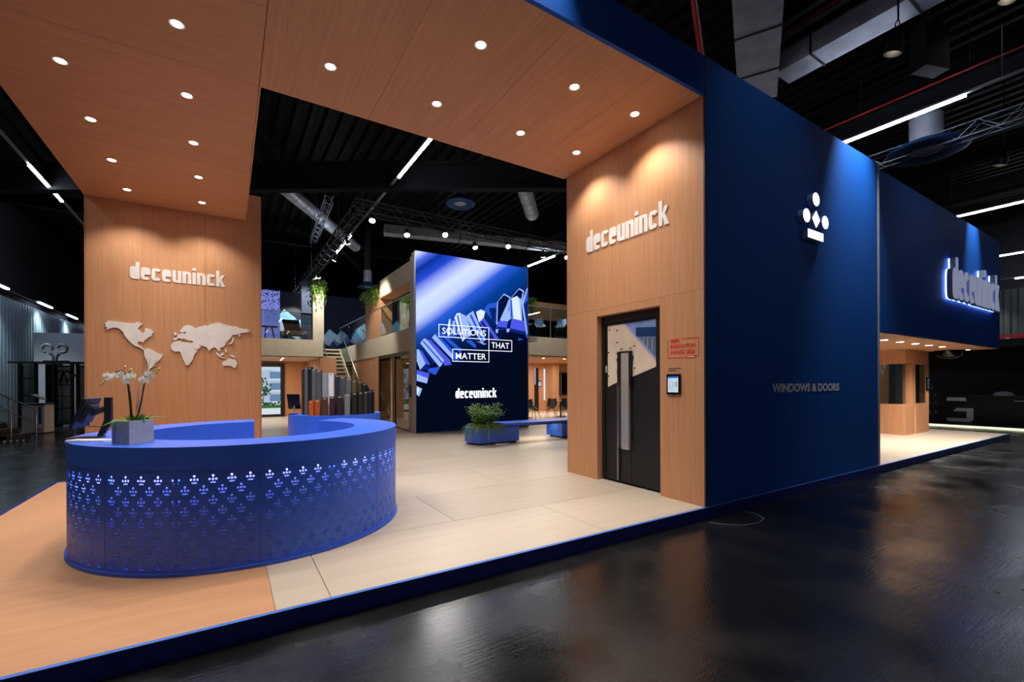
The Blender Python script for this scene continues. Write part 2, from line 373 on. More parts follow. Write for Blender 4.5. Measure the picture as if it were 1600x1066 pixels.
# ================================================================== raised stand floor
YF, XW, YB, HS, HT = 3.55, 5.16, 6.33, 5.28, 5.76
pl = root('stand_floor', 'raised exhibition stand floor of pale boards with blue edge', 'platform', (0, 0, 0), kind='structure')
outline = [(-2.36, YF+.01), (20.1, YF+.01), (20.1, 27.6), (-1.9, 27.6), (-1.9, 10.35), (-2.36, 10.35)]
mb = MB(); mb.prism(outline, (0, 0, 0), X, Y, Z, HF, -0.014); mb.build('platform_body', M['blue_edge'], pl)
mb = MB(); mb.box(-2.40, 20.1, YF-.012, YF+.014, HF, 0.0); mb.build('front_edge', M['blue_edge'], pl)
mb = MB(); mb.box(-2.40, 20.1, YF-.014, YF+.022, 0.0, 0.006); mb.build('edge_trim', M['edge_lip'], pl)
mb = MB(); mb.box(-2.40, -2.36, YF-.012, 10.36, HF, 0.002); mb.build('side_edge', M['blue_edge'], pl)
rows = [(3.572, 4.80), (4.80, 6.10), (6.10, 7.60)]
y = 7.6
while y < 27: rows.append((y, min(y+1.3, 27.58))); y += 1.3
starts = [0.65, 2.23, 0.95, 2.6, 1.4, 3.0, 1.9, 0.9, 2.4, 1.2, 2.8, 0.7, 2.1, 1.5, 2.7, 1.0, 2.3, 1.7, 0.8]
G = 0.003
def board(x0, x1, y0, y1, m):
    mb = MB(); g = G if m is M['floor_beige'] else 0.0008; mb.box(x0+g, x1-g, y0+g, y1-g, -0.013, 0.0); return mb.build('floor_board', m, pl)
for i, (y0, y1) in enumerate(rows):
    xl = -2.355 if y1 <= 10.3 else -1.89
    if y0 < 10.35 < y1: board(xl, -1.9, y0, 10.34, M['floor_wood'])
    board(xl if not (y0 < 10.35 < y1) else -1.9, 0.28, y0, y1, M['floor_wood'])
    x = 0.28; nx = starts[i % len(starts)]
    while x < 20.08:
        board(x, min(nx, 20.09), y0, y1, M['floor_beige']); x = nx; nx += 2.8

# ================================================================== left tower behind reception
tw = root('wall_reception', 'oak panelled tower wall carrying the world map behind the reception counter', 'wall', (-0.85, 12.05, HF), kind='structure')
mb = MB(); mb.box(-2.32, 0.63, 11.83, 12.3, HF, 5.86); mb.build('core', M['dark_gap'], tw)
for a, b in ((-2.33, -1.47), (-1.47, -0.41), (-0.41, 0.64)):
    mb = MB(); mb.box(a+.002, b-.002, 11.80, 11.825, 0.0 if a > -1.95 else 0.0, 5.88); mb.build('wall_panel', M['wood_z'], tw)
mb = MB(); mb.box(-2.345, -2.322, 11.80, 12.31, HF, 5.88); mb.build('side_panel', M['wood_z'], tw)
mb = MB(); mb.box(0.632, 0.655, 11.80, 12.31, HF, 5.88); mb.build('side_panel', M['wood_z'], tw)
mb = MB(); mb.box(-2.32, 0.63, 12.3, 12.32, HF, 5.88); mb.build('back_panel', M['wood_z'], tw)

# ================================================================== canopy (L shaped soffit)
cn = root('ceiling_canopy', 'oak panelled canopy soffit bridging the two towers', 'canopy', (1.4, 6, HS), kind='structure')
mb = MB(); mb.box(-2.32, 0.33, 3.62, 11.8, HS+.02, HT-.02); mb.build('body', M['dark_gap'], cn)
mb = MB(); mb.box(0.33, 5.15, 3.62, 6.33, HS+.02, HT-.02); mb.build('body', M['dark_gap'], cn)
ys = [3.57, 5.0, 6.37, 9.07, 11.8]
for a, b in zip(ys, ys[1:]):
    mb = MB(); mb.box(-2.33, 0.337-.002, a+.002, b-.002, HS, HS+.02); mb.build('soffit_panel', M['wood_x'], cn)
xs_ = [0.34, 1.67, 3.0, 4.32, 5.16]
for a, b in zip(xs_, xs_[1:]):
    mb = MB(); mb.box(a+.002, b-.002, 3.57, 6.37, HS, HS+.02); mb.build('soffit_panel', M['wood_y'], cn)
mb = MB(); mb.box(-2.35, 5.15, 3.55, 3.60, HS-.004, HT); mb.build('fascia', M['blue_wall'], cn)
mb = MB(); mb.box(-2.35, -2.33, 3.55, 11.8, HS, HT); mb.build('side_fascia', M['wood_y'], cn)
mb = MB(); mb.box(0.34, 0.36, 6.37, 11.8, HS, HT); mb.build('side_fascia', M['wood_y'], cn)
mb = MB(); mb.box(0.34, 5.16, 6.37, 6.39, HS, HT); mb.build('side_fascia', M['wood_x'], cn)

# ================================================================== right tower
tr = root('wall_entrance', 'oak clad tower wall with a door niche facing the reception', 'wall', (6, 5, 0), kind='structure')
NY0, NY1, NZ = 4.275, 5.56, 2.69
def pan(name, y0, y1, z0, z1, m='wood_z'):
    mb = MB(); mb.box(XW, XW+.03, y0+.0015, y1-.0015, z0+.0015, z1-.0015); return mb.build(name, M[m], tr)
pan('wall_panel', 3.575, 6.33, 2.80, HS)
pan('wall_panel', NY1, 6.33, 0, 2.80); pan('wall_panel', 3.575, NY0, 0, 2.80); pan('wall_panel', NY0, NY1, NZ, 2.80)
mb = MB(); mb.box(XW+.03, XW+.2, NY1, NY1+.02, 0, NZ); mb.build('niche_side', M['wood_z'], tr)
mb = MB(); mb.box(XW+.03, XW+.2, NY0-.02, NY0, 0, NZ); mb.build('niche_side', M['wood_z'], tr)
mb = MB(); mb.box(XW+.03, XW+.2, NY0, NY1, NZ, NZ+.02); mb.build('niche_head', M['wood_y'], tr)
mb = MB(); mb.box(XW+.03, 10.44, 6.30, 6.34, 0, HT); mb.build('back_panel', M['wood_z'], tr)
mb = MB(); mb.box(XW+.03, XW+.05, 3.66, NY0-.02, 0, HS); mb.box(XW+.03, XW+.05, NY1+.02, 6.30, 0, HS); mb.box(XW+.03, XW+.05, NY0-.02, NY1+.02, NZ+.02, HS); mb.box(XW+.22, XW+.25, NY0-.1, NY1+.1, 0, NZ+.1); mb.build('core', M['dark_gap'], tr)
bw = root('wall_blue', 'tall dark blue tower wall facing the aisle with white emblem', 'wall', (7.8, 3.6, HF), kind='structure')
mb = MB(); mb.box(XW+.012, 10.45, 3.55, 3.62, HF+.0, HT); mb.build('wall_sheet', M['blue_wall'], bw)
mb = MB(); mb.box(XW-.008, XW+.012, 3.552, 3.575, 0.0, HT); mb.build('corner_bead', M['graphite'], bw)
mb = MB(); mb.box(10.45, 10.47, 3.56, 6.33, 0, HT); mb.build('end_sheet', M['blue_wall'], bw)
mb = MB(); mb.box(10.452, 10.50, 3.535, 3.58, 0.02, 5.73); mb.build('corner_trim', M['lgrey'], bw)
mb = MB(); mb.box(XW, 10.45, 3.62, 6.33, HT-.03, HT-.01); mb.build('top_sheet', M['hallblack'], bw)

# ================================================================== blue overhang further along the aisle
ov = root('wall_overhang', 'dark blue overhanging upper wall with halo lit letters', 'wall', (15, 5, 2.58), kind='structure')
mb = MB(); mb.box(10.5, 19.3, 3.6, 3.66, 2.58, 5.72); mb.build('wall_sheet', M['blue_wall'], ov)
mb = MB(); mb.box(19.24, 19.3, 3.66, 7.4, 2.58, 5.72); mb.build('end_sheet', M['blue_wall'], ov)
for a in range(4):
    mb = MB(); mb.box(10.5+a*2.2+.002, 12.7+a*2.2-.002, 3.62, 7.4, 2.56, 2.58); mb.build('soffit_panel', M['wood_x'], ov)
mb = MB(); mb.box(10.5, 19.24, 3.66, 7.4, 2.6, 5.6); mb.build('core', M['dark_gap'], ov)
# ================================================================== recessed downlights
def downlight(x, y, z, label, group, watts, r=0.052, ang=118, col_=(1.0, 0.94, 0.87), blend=0.75):
    t = root('downlight', label, 'downlight', (x, y, z), group=group)
    mb = MB(); mb.lathe((x, y, z), [(r*1.02, -0.001), (r*1.35, -0.004), (r*1.38, 0.0), (r*1.02, 0.012)], 20); mb.build('trim_ring', M['white'], t, 40)
    mb = MB(); mb.lathe((x, y, z), [(0.0001, 0.0), (r*1.0, -0.001), (r, 0.01)], 20); mb.build('lens', M['lens'], t)
    if watts: lamp('downlight_lamp', 'SPOT', (x, y, z-0.03), (0, 0, -1), watts, col_, t, ang, blend, r*.8)
    return t
for cx, side in ((-1.6, 'outer'), (-0.43, 'inner')):
    for i, y in enumerate((11.09, 9.76, 8.41, 7.07, 5.72, 4.38)):
        downlight(cx, y, HS, 'round lit downlight in the %s row of the reception soffit, %s from the map wall' % (side, ORD[i]), 'downlights in the reception soffit', P_DOWN)
for cy, side in ((4.33, 'front'), (5.55, 'rear')):
    for i, x in enumerate((4.73, 3.66, 2.34, 1.02)):
        downlight(x, cy, HS, 'round lit downlight in the %s row of the canopy soffit, %s from the door tower' % (side, ORD[i]), 'downlights in the entrance canopy', P_DOWN)
for i, x in enumerate((12.82, 13.78, 14.80, 15.76, 16.8, 19.03)):
    downlight(x, 4.24, 2.56, 'small downlight under the blue overhang, %s from the tall blue wall' % ORD[i], 'downlights under the overhang', P_OVER, 0.07, 130)

# ================================================================== signs on the stand
t = root('wall_lettering', 'white company name lettering on the oak wall above the world map', 'lettering', (-0.86, 11.8, 3.74))
lettering(t, 'deceuninck', (-1.665, 11.8, 3.735), X, Z, -Y, 1.61, 0.345, 0.012, M['white'])
t = root('wall_lettering', 'white company name lettering on the oak tower above the black door', 'lettering', (XW, 5, 3.79))
lettering(t, 'deceuninck', (XW, 5.80, 3.795), -Y, Z, -X, 1.68, 0.355, 0.012, M['white'])
t = root('halo_lettering', 'halo lit extruded company name letters on the blue overhang', 'lettering', (16.3, 3.6, 3.6))
lettering(t, 'deceuninck', (14.35, 3.6, 3.56), X, Z, -Y, 4.0, 0.98, 0.03, M['halo'], 0.03)
lettering(t, 'deceuninck', (14.35, 3.6, 3.56), X, Z, -Y, 4.0, 0.98, 0.10, M['lgrey'], 0.061)
lettering(t, 'deceuninck', (14.35, 3.6, 3.56), X, Z, -Y, 4.0, 0.98, 0.012, M['letter_face'], 0.162)
M['emblem_side'] = mat('emblem_side', (120, 150, 205), .5)
em = root('emblem', 'white lit emblem of three discs a diamond and a bar on the blue wall', 'emblem', (7.86, 3.55, 4.2))
def emb(mbf, nm):
    for m_, d0, d1, part in ((M['emblem_side'], 0.0, 0.085, nm+'_side'), (M['signlit'], 0.0851, 0.09, nm)):
        b = MB(); mbf(b, d0, d1); b.build(part, m_, em)
def disc(cx, cz):
    P = [(cx+.105*math.cos(2*PI*k/28), cz+.105*math.sin(2*PI*k/28)) for k in range(28)]
    return lambda b, d0, d1: b.prism(P, (0, 3.549, 0), X, Z, -Y, d0, d1)
for cx, cz in ((7.86, 4.48), (7.56, 4.17), (8.16, 4.17)): emb(disc(cx, cz), 'disc')
emb(lambda b, d0, d1: b.prism([(7.86, 4.03), (7.985, 4.165), (7.86, 4.30), (7.735, 4.165)], (0, 3.549, 0), X, Z, -Y, d0, d1), 'diamond')
emb(lambda b, d0, d1: b.prism([(7.60, 3.845), (8.09, 3.845), (8.09, 3.975), (7.60, 3.975)], (0, 3.549, 0), X, Z, -Y, d0, d1), 'bar')
o = text_obj('wall_text', 'WINDOWS & DOORS', (6.72, 3.55, 1.445), X, Z, -Y, 0.135, M['paleink'], None, 2.12, 0.003, bold=0.045)
tag(o, 'pale lettering WINDOWS & DOORS low on the blue wall', 'lettering')
# world map
MAP = {
'north_america': [(-2.039,2.808),(-2.018,2.827),(-1.994,2.86),(-1.935,2.848),(-1.874,2.849),(-1.776,2.835),(-1.676,2.832),(-1.59,2.828),(-1.551,2.867),(-1.519,2.843),(-1.456,2.837),(-1.488,2.798),(-1.504,2.783),(-1.543,2.73),(-1.504,2.682),(-1.449,2.644),(-1.425,2.676),(-1.428,2.737),(-1.421,2.754),(-1.377,2.74),(-1.329,2.723),(-1.28,2.664),(-1.329,2.62),(-1.297,2.597),(-1.345,2.578),(-1.393,2.535),(-1.441,2.488),(-1.457,2.446),(-1.489,2.469),(-1.544,2.461),(-1.549,2.426),(-1.521,2.391),(-1.481,2.372),(-1.47,2.338),(-1.426,2.297),(-1.442,2.284),(-1.481,2.323),(-1.521,2.352),(-1.576,2.37),(-1.63,2.416),(-1.677,2.471),(-1.723,2.539),(-1.75,2.587),(-1.761,2.637),(-1.799,2.684),(-1.844,2.721),(-1.92,2.727),(-1.972,2.704),(-2.017,2.671),(-2.007,2.717),(-2.039,2.743),(-2.027,2.775)],
'south_america': [(-1.439,2.305),(-1.394,2.331),(-1.338,2.323),(-1.289,2.289),(-1.249,2.264),(-1.208,2.23),(-1.138,2.212),(-1.168,2.136),(-1.201,2.086),(-1.25,2.048),(-1.282,1.985),(-1.311,1.934),(-1.331,1.851),(-1.355,1.82),(-1.376,1.851),(-1.379,1.943),(-1.391,2.065),(-1.426,2.146),(-1.445,2.217)],
'africa': [(-1.01,2.387),(-0.984,2.451),(-0.934,2.499),(-0.832,2.516),(-0.812,2.49),(-0.747,2.482),(-0.66,2.486),(-0.625,2.402),(-0.591,2.329),(-0.542,2.32),(-0.591,2.254),(-0.617,2.189),(-0.626,2.125),(-0.67,2.06),(-0.696,2.013),(-0.748,1.995),(-0.773,2.058),(-0.808,2.142),(-0.833,2.246),(-0.85,2.288),(-0.892,2.291),(-0.934,2.281),(-0.985,2.315)],
'eurasia': [(-0.959,2.525),(-0.959,2.567),(-0.9,2.58),(-0.891,2.633),(-0.832,2.668),(-0.801,2.691),(-0.772,2.655),(-0.737,2.72),(-0.797,2.691),(-0.857,2.705),(-0.831,2.753),(-0.78,2.83),(-0.711,2.855),(-0.624,2.829),(-0.598,2.788),(-0.501,2.837),(-0.412,2.864),(-0.398,2.882),(-0.377,2.845),(-0.323,2.892),(-0.25,2.918),(-0.159,2.946),(-0.085,2.918),(0.008,2.891),(0.158,2.879),(0.254,2.84),(0.35,2.835),(0.438,2.795),(0.35,2.756),(0.253,2.74),(0.215,2.708),(0.086,2.688),(0.063,2.629),(0.026,2.579),(-0.012,2.548),(-0.003,2.516),(-0.058,2.535),(-0.031,2.492),(-0.068,2.425),(-0.142,2.389),(-0.133,2.33),(-0.17,2.32),(-0.215,2.386),(-0.252,2.4),(-0.306,2.361),(-0.342,2.314),(-0.378,2.38),(-0.405,2.411),(-0.485,2.429),(-0.546,2.463),(-0.485,2.408),(-0.52,2.364),(-0.582,2.336),(-0.643,2.427),(-0.66,2.475),(-0.608,2.506),(-0.66,2.529),(-0.703,2.522),(-0.729,2.542),(-0.798,2.569),(-0.818,2.538),(-0.849,2.572),(-0.891,2.56),(-0.917,2.521)],
'british_isles': [(-0.954,2.651),(-0.925,2.705),(-0.903,2.643),(-0.933,2.616)],
'japan': [(0.016,2.494),(0.072,2.53),(0.097,2.631),(0.116,2.632),(0.116,2.57),(0.085,2.493),(0.044,2.478)],
'sakhalin': [(0.206,2.692),(0.244,2.719),(0.234,2.665),(0.205,2.65)],
'sumatra': [(-0.215,2.299),(-0.188,2.289),(-0.124,2.192),(-0.059,2.183),(-0.069,2.165),(-0.152,2.189),(-0.206,2.249)],
'borneo': [(-0.142,2.257),(-0.078,2.297),(-0.074,2.244),(-0.12,2.212)],
'philippines': [(-0.053,2.403),(-0.035,2.4),(-0.013,2.306),(-0.031,2.294),(-0.05,2.342)],
'new_guinea': [(0.03,2.234),(0.09,2.243),(0.151,2.184),(0.081,2.194)],
'australia': [(-0.102,2.083),(-0.032,2.118),(0.024,2.163),(0.081,2.16),(0.096,2.13),(0.115,2.17),(0.156,2.111),(0.179,2.056),(0.156,1.978),(0.118,1.955),(0.061,1.998),(-0.013,2.008),(-0.088,1.998)],
}
wm = root('world_map', 'pale relief world map mounted on the oak reception wall', 'wall map', (-0.8, 11.8, 2.4))
for nm, P in MAP.items():
    mb = MB(); mb.prism(P, (0, 11.8, 0), X, Z, -Y, 0.004, 0.03); mb.build(nm, M['white'], wm)
# innovation award graphic beside the door
aw = root('award_graphic', 'red framed INNOVATION AWARD 2026 graphic on the oak wall', 'sign', (XW, 3.9, 2.05))
U = -Y
def aline(y0, z0, y1, z1, th=0.007):
    b = MB(); b.bar((XW-.001, y0, z0), (XW-.001, y1, z1), 0.004, th, (0, 0, 1)) if abs(y0-y1) > abs(z0-z1) else b.bar((XW-.001, y0, z0), (XW-.001, y1, z1), th, 0.004, (1, 0, 0)); return b.build('frame_line', M['redink'], aw)
aline(4.135, 1.935, 4.135, 2.165); aline(4.135, 1.935, 3.86, 1.935); aline(3.69, 1.945, 3.655, 1.945); aline(3.655, 1.945, 3.655, 2.185); aline(3.655, 2.185, 3.91, 2.185); aline(4.135, 2.165, 4.115, 2.185)
text_obj('award_text', 'INNOVATION', (XW, 4.095, 2.06), U, Z, -X, 0.058, M['redink'], aw, 0.385, 0.003, bold=0.028)
text_obj('award_text', 'AWARD 2026', (XW, 4.095, 1.98), U, Z, -X, 0.058, M['redink'], aw, 0.385, 0.003, bold=0.028)
mb = MB()
for k in range(4): mb.box(XW-.003, XW, 4.085-k*.035-.026, 4.085-k*.035, 2.142, 2.19)
mb.build('award_mark', M['redink'], aw)
mb = MB(); mb.prism([(3.70, 1.922), (3.845, 1.922), (3.85, 1.94), (3.845, 1.957), (3.70, 1.957), (3.695, 1.94)], (XW, 0, 0), Y, Z, -X, 0, 0.003); mb.build('ribbon', M['redink'], aw)
mb = MB(); mb.box(XW-.0045, XW-.003, 3.715, 3.83, 1.934, 1.945); mb.build('ribbon_line', M['white'], aw)
# caption and tablet
o = root('caption', 'two small dark caption lines on the oak wall above the tablet', 'caption', (XW, 4.05, 1.8))
for z, L_ in ((1.785, 0.20), (1.757, 0.12)):
    b = MB(); s_ = 0.0; rnd = random.Random(int(z*1000))
    while s_ < L_:
        w_ = rnd.uniform(.008, .016); b.box(XW-.002, XW, 4.13-s_-w_, 4.13-s_, z, z+rnd.uniform(.009, .014)); s_ += w_+.004
    b.build('caption_line', M['greyink'], o)
def tablet(name, label, ox, oy, oz, wd, ht, u, nrm, scr):
    t = root(name, label, 'tablet', (ox, oy, oz)); o_ = Vector((ox, oy, oz))
    b = MB(); b.obox(o_+nrm*.014, u*wd/2, Z*ht/2, nrm*.013); b.build('bezel', M['screenblk'], t)
    b = MB(); b.obox(o_+nrm*.028, u*wd*.39, Z*ht*.40, nrm*.001); b.build('screen', scr, t)
    b = MB(); b.obox(o_+nrm*.0295+Z*ht*.355, u*wd*.39, Z*ht*.045, nrm*.0006); b.build('screen_header', emis('tablet_blue', (30, 90, 190), .8), t)
    mk = MB()
    for a in (-.08, 0, .07): mk.obox(o_+nrm*.0295+u*wd*.24+Z*ht*a, u*wd*.06, Z*ht*.02, nrm*.0006)
    for sx in (-1, 1): mk.obox(o_+nrm*.0295-u*(wd*.1-sx*wd*.1)-Z*ht*.04, u*.0012, Z*ht*.16, nrm*.0006)
    for sz in (-1, 1): mk.obox(o_+nrm*.0295-u*wd*.1+Z*(sz*ht*.16-ht*.04), u*wd*.1, Z*.0012, nrm*.0006)
    mk.build('screen_content', M['greyink'], t)
    b = MB(); b.obox(o_+nrm*.008-Z*ht*.54, u*.008, Z*.012, nrm*.008); b.build('cable_clip', M['graphite'], t)
    return t
scr = emis('tablet_white', (206, 226, 240), 0.85)
tablet('wall_tablet', 'black framed tablet with a white page on the oak wall right of the door', XW, 4.035, 1.575, 0.215, 0.275, -Y, -X, scr)

# ================================================================== display door
dr = root('door_1', 'black display door with angular cream cutaway panel and long pull', 'door', (5.3, 4.95, 0.0), kind='structure')
DX = 5.265
mb = MB(); mb.box(DX, DX+.07, 5.48, 5.555, 0.012, 2.685); mb.box(DX, DX+.07, 4.28, 4.33, 0.012, 2.685); mb.box(DX, DX+.07, 4.33, 5.48, 2.56, 2.685); mb.build('door_frame', M['black'], dr)
mb = MB(); mb.box(DX+.012, DX+.05, 4.335, 5.475, 0.03, 2.555); leafd = mb.build('door_leaf', M['black'], dr)
mb = MB(); mb.box(DX-.01, DX+.08, 4.28, 5.555, 0.0, 0.012); mb.build('threshold', M['steel'], dr)
DP = DX+.012
def dpoly(name, P, m, d0, d1, par=leafd):
    b = MB(); b.prism(P, (DP, 0, 0), Y, Z, -X, d0, d1); return b.build(name, m, par)
dpoly('cutaway_panel', [(5.42, 1.53), (5.17, 1.62), (5.17, 2.09), (4.89, 2.085), (4.89, 1.69), (4.44, 1.83), (4.44, 1.92), (5.06, 2.525), (5.42, 2.525)], mat('cream_cutaway', (226, 208, 186), 0.45), 0.0, 0.006)
dpoly('cutaway_edge', [(4.44, 1.915), (4.44, 1.95), (5.03, 2.525), (5.065, 2.525)], mat('lilac_edge', (168, 160, 214), 0.4), 0.001, 0.009)
dpoly('cutaway_glazing', [(4.44, 1.95), (4.44, 2.525), (5.03, 2.525)], mat('glazing_blue', (130, 160, 215), 0.15, noise=(3, .2)), 0.0, 0.004)
dpoly('roller_box', [(4.44, 2.27), (4.44, 2.41), (4.82, 2.44), (4.82, 2.30)], mat('glazing_navy', (18, 60, 112), 0.3), 0.0045, 0.007)
dpoly('window_strip', [(4.44, 1.97), (4.44, 2.255), (4.755, 2.285)], mat('glazing_grey', (96, 116, 150), 0.2), 0.0045, 0.006)
for yy in (4.50, 4.58, 4.66): dpoly('slat', [(yy, 2.06+(yy-4.5)*.9), (yy+.018, 2.06+(yy-4.5)*.9), (yy+.018, 2.26), (yy, 2.26)], M['lgrey'], 0.0065, 0.008)
for (a, b_) in ((5.38, 2.46), (5.21, 2.43), (5.21, 2.24), (5.40, 2.09), (5.21, 2.06), (5.21, 1.96), (5.21, 1.77), (5.405, 1.71), (5.12, 2.13), (4.93, 2.13), (4.85, 2.16), (4.845, 1.82)):
    mb = MB(); mb.cyl((DP-.006, a, b_), (DP-.011, a, b_), .014, n=10); mb.build('bolt', M['graphite'], leafd, 40)
mb = MB(); mb.cyl((DP, 5.455, 1.82), (DP-.012, 5.455, 1.82), .018, n=12); mb.obox((DP-.005, 5.455, 1.82), (.005, 0, 0), (0, .016, 0), (0, 0, .055)); mb.build('lock_plate', M['lgrey'], leafd)
mb = MB(); mb.box(DP-.05, DP-.008, 4.885, 5.165, 1.55, 2.09); mb.box(DP-.045, DP-.008, 5.16, 5.185, 1.93, 1.985); mb.box(DP-.045, DP-.008, 4.865, 4.89, 1.96, 2.01); pull = mb.build('pull_housing', M['black'], leafd)
mb = MB(); mb.box(DP-.056, DP-.008, 4.925, 5.08, 0.56, 2.06); mb.build('pull_glass', mat('pull_pane', (172, 170, 162), 0.18, 0.25, noise=(2, .12)), leafd)
mb = MB(); mb.box(DP-.05, DP-.006, 5.155, 5.172, 0.05, 1.95); mb.build('pull_rail', M['steel'], leafd)
mb = MB(); mb.box(DP-.052, DP-.008, 5.082, 5.15, 0.58, 1.56); mb.build('pull_recess', mat('pull_bronze', (52, 44, 40), 0.4), leafd)
mb = MB(); mb.box(DP-.005, DP-.001, 4.93, 5.15, 0.05, 0.56); mb.build('kick_sheen', mat('kick_bronze', (40, 36, 33), 0.3, .4), leafd)
# ================================================================== reception counter (ring with perforated skin)
CX, CY, CR, CH = 0.28, 6.12, 1.6, 1.075
A0 = math.radians(88.5); STEP = math.radians(45)
rc = root('reception_counter', 'round blue reception counter with perforated emblem skin', 'counter', (CX, CY, 0))
A1 = A0+7*STEP
mb = MB(); mb.ring(CX, CY, CR-.5, CR, A0, A1, CH-.012, CH, 110); mb.build('counter_top', M['blue'], rc, 30)
mb = MB(); mb.ring(CX, CY, CR-.03, CR, A0, A1, 0.885, CH-.0125, 110); mb.build('top_band', M['blue'], rc, 30)
mb = MB(); mb.ring(CX, CY, CR-.5, CR-.47, A0, A1, 0.0, CH-.0125, 110); mb.build('inner_skin', M['blue'], rc, 30)
mb = MB(); mb.ring(CX, CY, CR-.12, CR-.1, A0, A1, 0.03, 0.88, 110); mb.build('light_backing', mat('backing_grey', (156, 156, 176), 0.8), rc, 30)
mb = MB(); mb.ring(CX, CY, CR-.47, CR+.012, A0, A1, 0.0, 0.03, 110); mb.build('plinth', M['blue'], rc, 30)
mb = MB(); mb.ring(CX, CY, CR-.095, CR-.07, A0+.01, A1-.01, 0.862, 0.872, 90); mb.build('led_line', M['led_strip'], rc)
for a in (A0, A1):
    s_ = 1 if a == A0 else -1
    mb = MB(); mb.ring(CX, CY, CR-.47, CR-.03, a if s_ > 0 else a-.012, a+.012 if s_ > 0 else a, 0.03, CH-.0125, 2); mb.build('end_cheek', M['blue'], rc)
def perforated(R, arc, z0, z1, cols, rws, th=0.004):
    """flat sheet with emblem shaped holes, triangulated and bent to radius R"""
    L = R*arc; co = []; ed = []; hole = []
    def loop(P):
        b = len(co); co.extend(Vector(p) for p in P); n = len(P); ed.extend((b+i, b+(i+1) % n) for i in range(n)); hole.append(P)
    nb = 46
    loop([(L*i/nb, z0) for i in range(nb+1)]+[(L*(nb-i)/nb, z1) for i in range(nb+1)]); hole.pop()
    px = L/cols
    for r in range(rws):
        zc = z1-0.085-r*0.0885
        for c in range(cols):
            xc = px*(c+.5+(.5 if r % 2 else 0.0))
            if xc > L-.03: continue
            for dx, dz in ((0, .029), (-.024, 0), (.024, 0)):
                loop([(xc+dx+0.0098*math.cos(2*PI*k/8), zc+dz+0.0098*math.sin(2*PI*k/8)) for k in range(8)])
            loop([(xc, zc-.0125), (xc+.0112, zc), (xc, zc+.0125), (xc-.0112, zc)])
            loop([(xc-.02, zc-.033), (xc+.02, zc-.033), (xc+.02, zc-.022), (xc-.02, zc-.022)])
    # support points keep the bent sheet round
    for i in range(1, nb): 
        for j in range(1, 3): co.append(Vector((L*i/nb, z0+.02 if j == 1 else z1-.03)))
    vv, ee, ff, _a, _b, _c = delaunay_2d_cdt(co, ed, [], 0, 1e-6)
    cells = {}
    for P in hole:
        cxm = sum(p[0] for p in P)/len(P); czm = sum(p[1] for p in P)/len(P)
        cells.setdefault((int(cxm/.05), int(czm/.05)), []).append(P)
    def inside(x, z, P):
        r = False; j = len(P)-1
        for i in range(len(P)):
            if (P[i][1] > z) != (P[j][1] > z) and x < (P[j][0]-P[i][0])*(z-P[i][1])/(P[j][1]-P[i][1])+P[i][0]: r = not r
            j = i
        return r
    keep = []
    for f in ff:
        x = sum(vv[i].x for i in f)/len(f); z = sum(vv[i].y for i in f)/len(f); h = False
        for di in (-1, 0, 1):
            for dj in (-1, 0, 1):
                for P in cells.get((int(x/.05)+di, int(z/.05)+dj), []):
                    if inside(x, z, P): h = True
        if not h: keep.append(tuple(f))
    n = len(vv); V3 = []
    for rr in (R, R-th):
        for q in vv: V3.append((rr*math.cos(q.x/R), rr*math.sin(q.x/R), q.y))
    cnt = {}
    for f in keep:
        for i in range(len(f)):
            e = tuple(sorted((f[i], f[(i+1) % len(f)]))); cnt[e] = cnt.get(e, 0)+1
    fs = keep+[tuple(n+i for i in f[::-1]) for f in keep]+[(a, b, n+b, n+a) for (a, b), k in cnt.items() if k == 1]
    b = MB(); b.add(V3, fs); return b
skin0 = None
for k in range(7):
    if skin0 is None:
        pb = perforated(CR-.006, STEP-.006, 0.031, 0.884, 9, 9)
        skin0 = pb.build('perforated_panel', M['blue'], None, 12); o = skin0
    else:
        o = skin0.copy(); col.objects.link(o)
    o.parent = rc; o.location = (0, 0, 0); o.rotation_euler = (0, 0, A0+k*STEP+.003)
for k in range(8):       # ribs behind the panel joints and panel middles
    for h in (0, .5):
        if k == 7 and h: continue
        a = A0+(k+h)*STEP; a = min(max(a, A0+.012), A1-.012)
        mb = MB(); mb.ring(CX, CY, CR-.065, CR-.011, a-.009, a+.009, 0.031, 0.884, 2); mb.build('rib', M['blue'], rc)

# ------------------------------------------------------------------ orchid trough on the counter
op = root('orchid_planter', 'square concrete pot of white orchids on the reception counter', 'planter', (-0.72, 5.22, CH))
c0 = Vector((-0.72, 5.245, 0)); ua = Vector((.58, .815, 0)); ub = Vector((-.64, .77, 0)).normalized()
la, lb, ph = .125, .112, .205
mb = MB()
for s_, l1, l2, d1, d2 in ((1, la, lb, ua, ub), (-1, la, lb, ua, ub)): mb.obox(c0+ub*(s_*(lb-.007))+Z*(CH+ph/2), ua*la, ub*.007, Z*ph/2)
for s_ in (1, -1): mb.obox(c0+ua*(s_*(la-.007))+Z*(CH+ph/2), ua*.007, ub*(lb-.014), Z*ph/2)
mb.obox(c0+Z*(CH+.008), ua*(la-.014), ub*(lb-.014), Z*.008); mb.build('pot', M['concrete'], op)
mb = MB(); mb.obox(c0+Z*(CH+ph-.035), ua*(la-.014), ub*(lb-.014), Z*.012); rnd = random.Random(3)
for k in range(60):
    q = c0+ua*rnd.uniform(-.1, .1)+ub*rnd.uniform(-.085, .085)+Z*(CH+ph-.02); mb.sphere(q, rnd.uniform(.008, .018), 6, 4)
tag(mb.build('moss', M['moss'], op), kind='stuff')
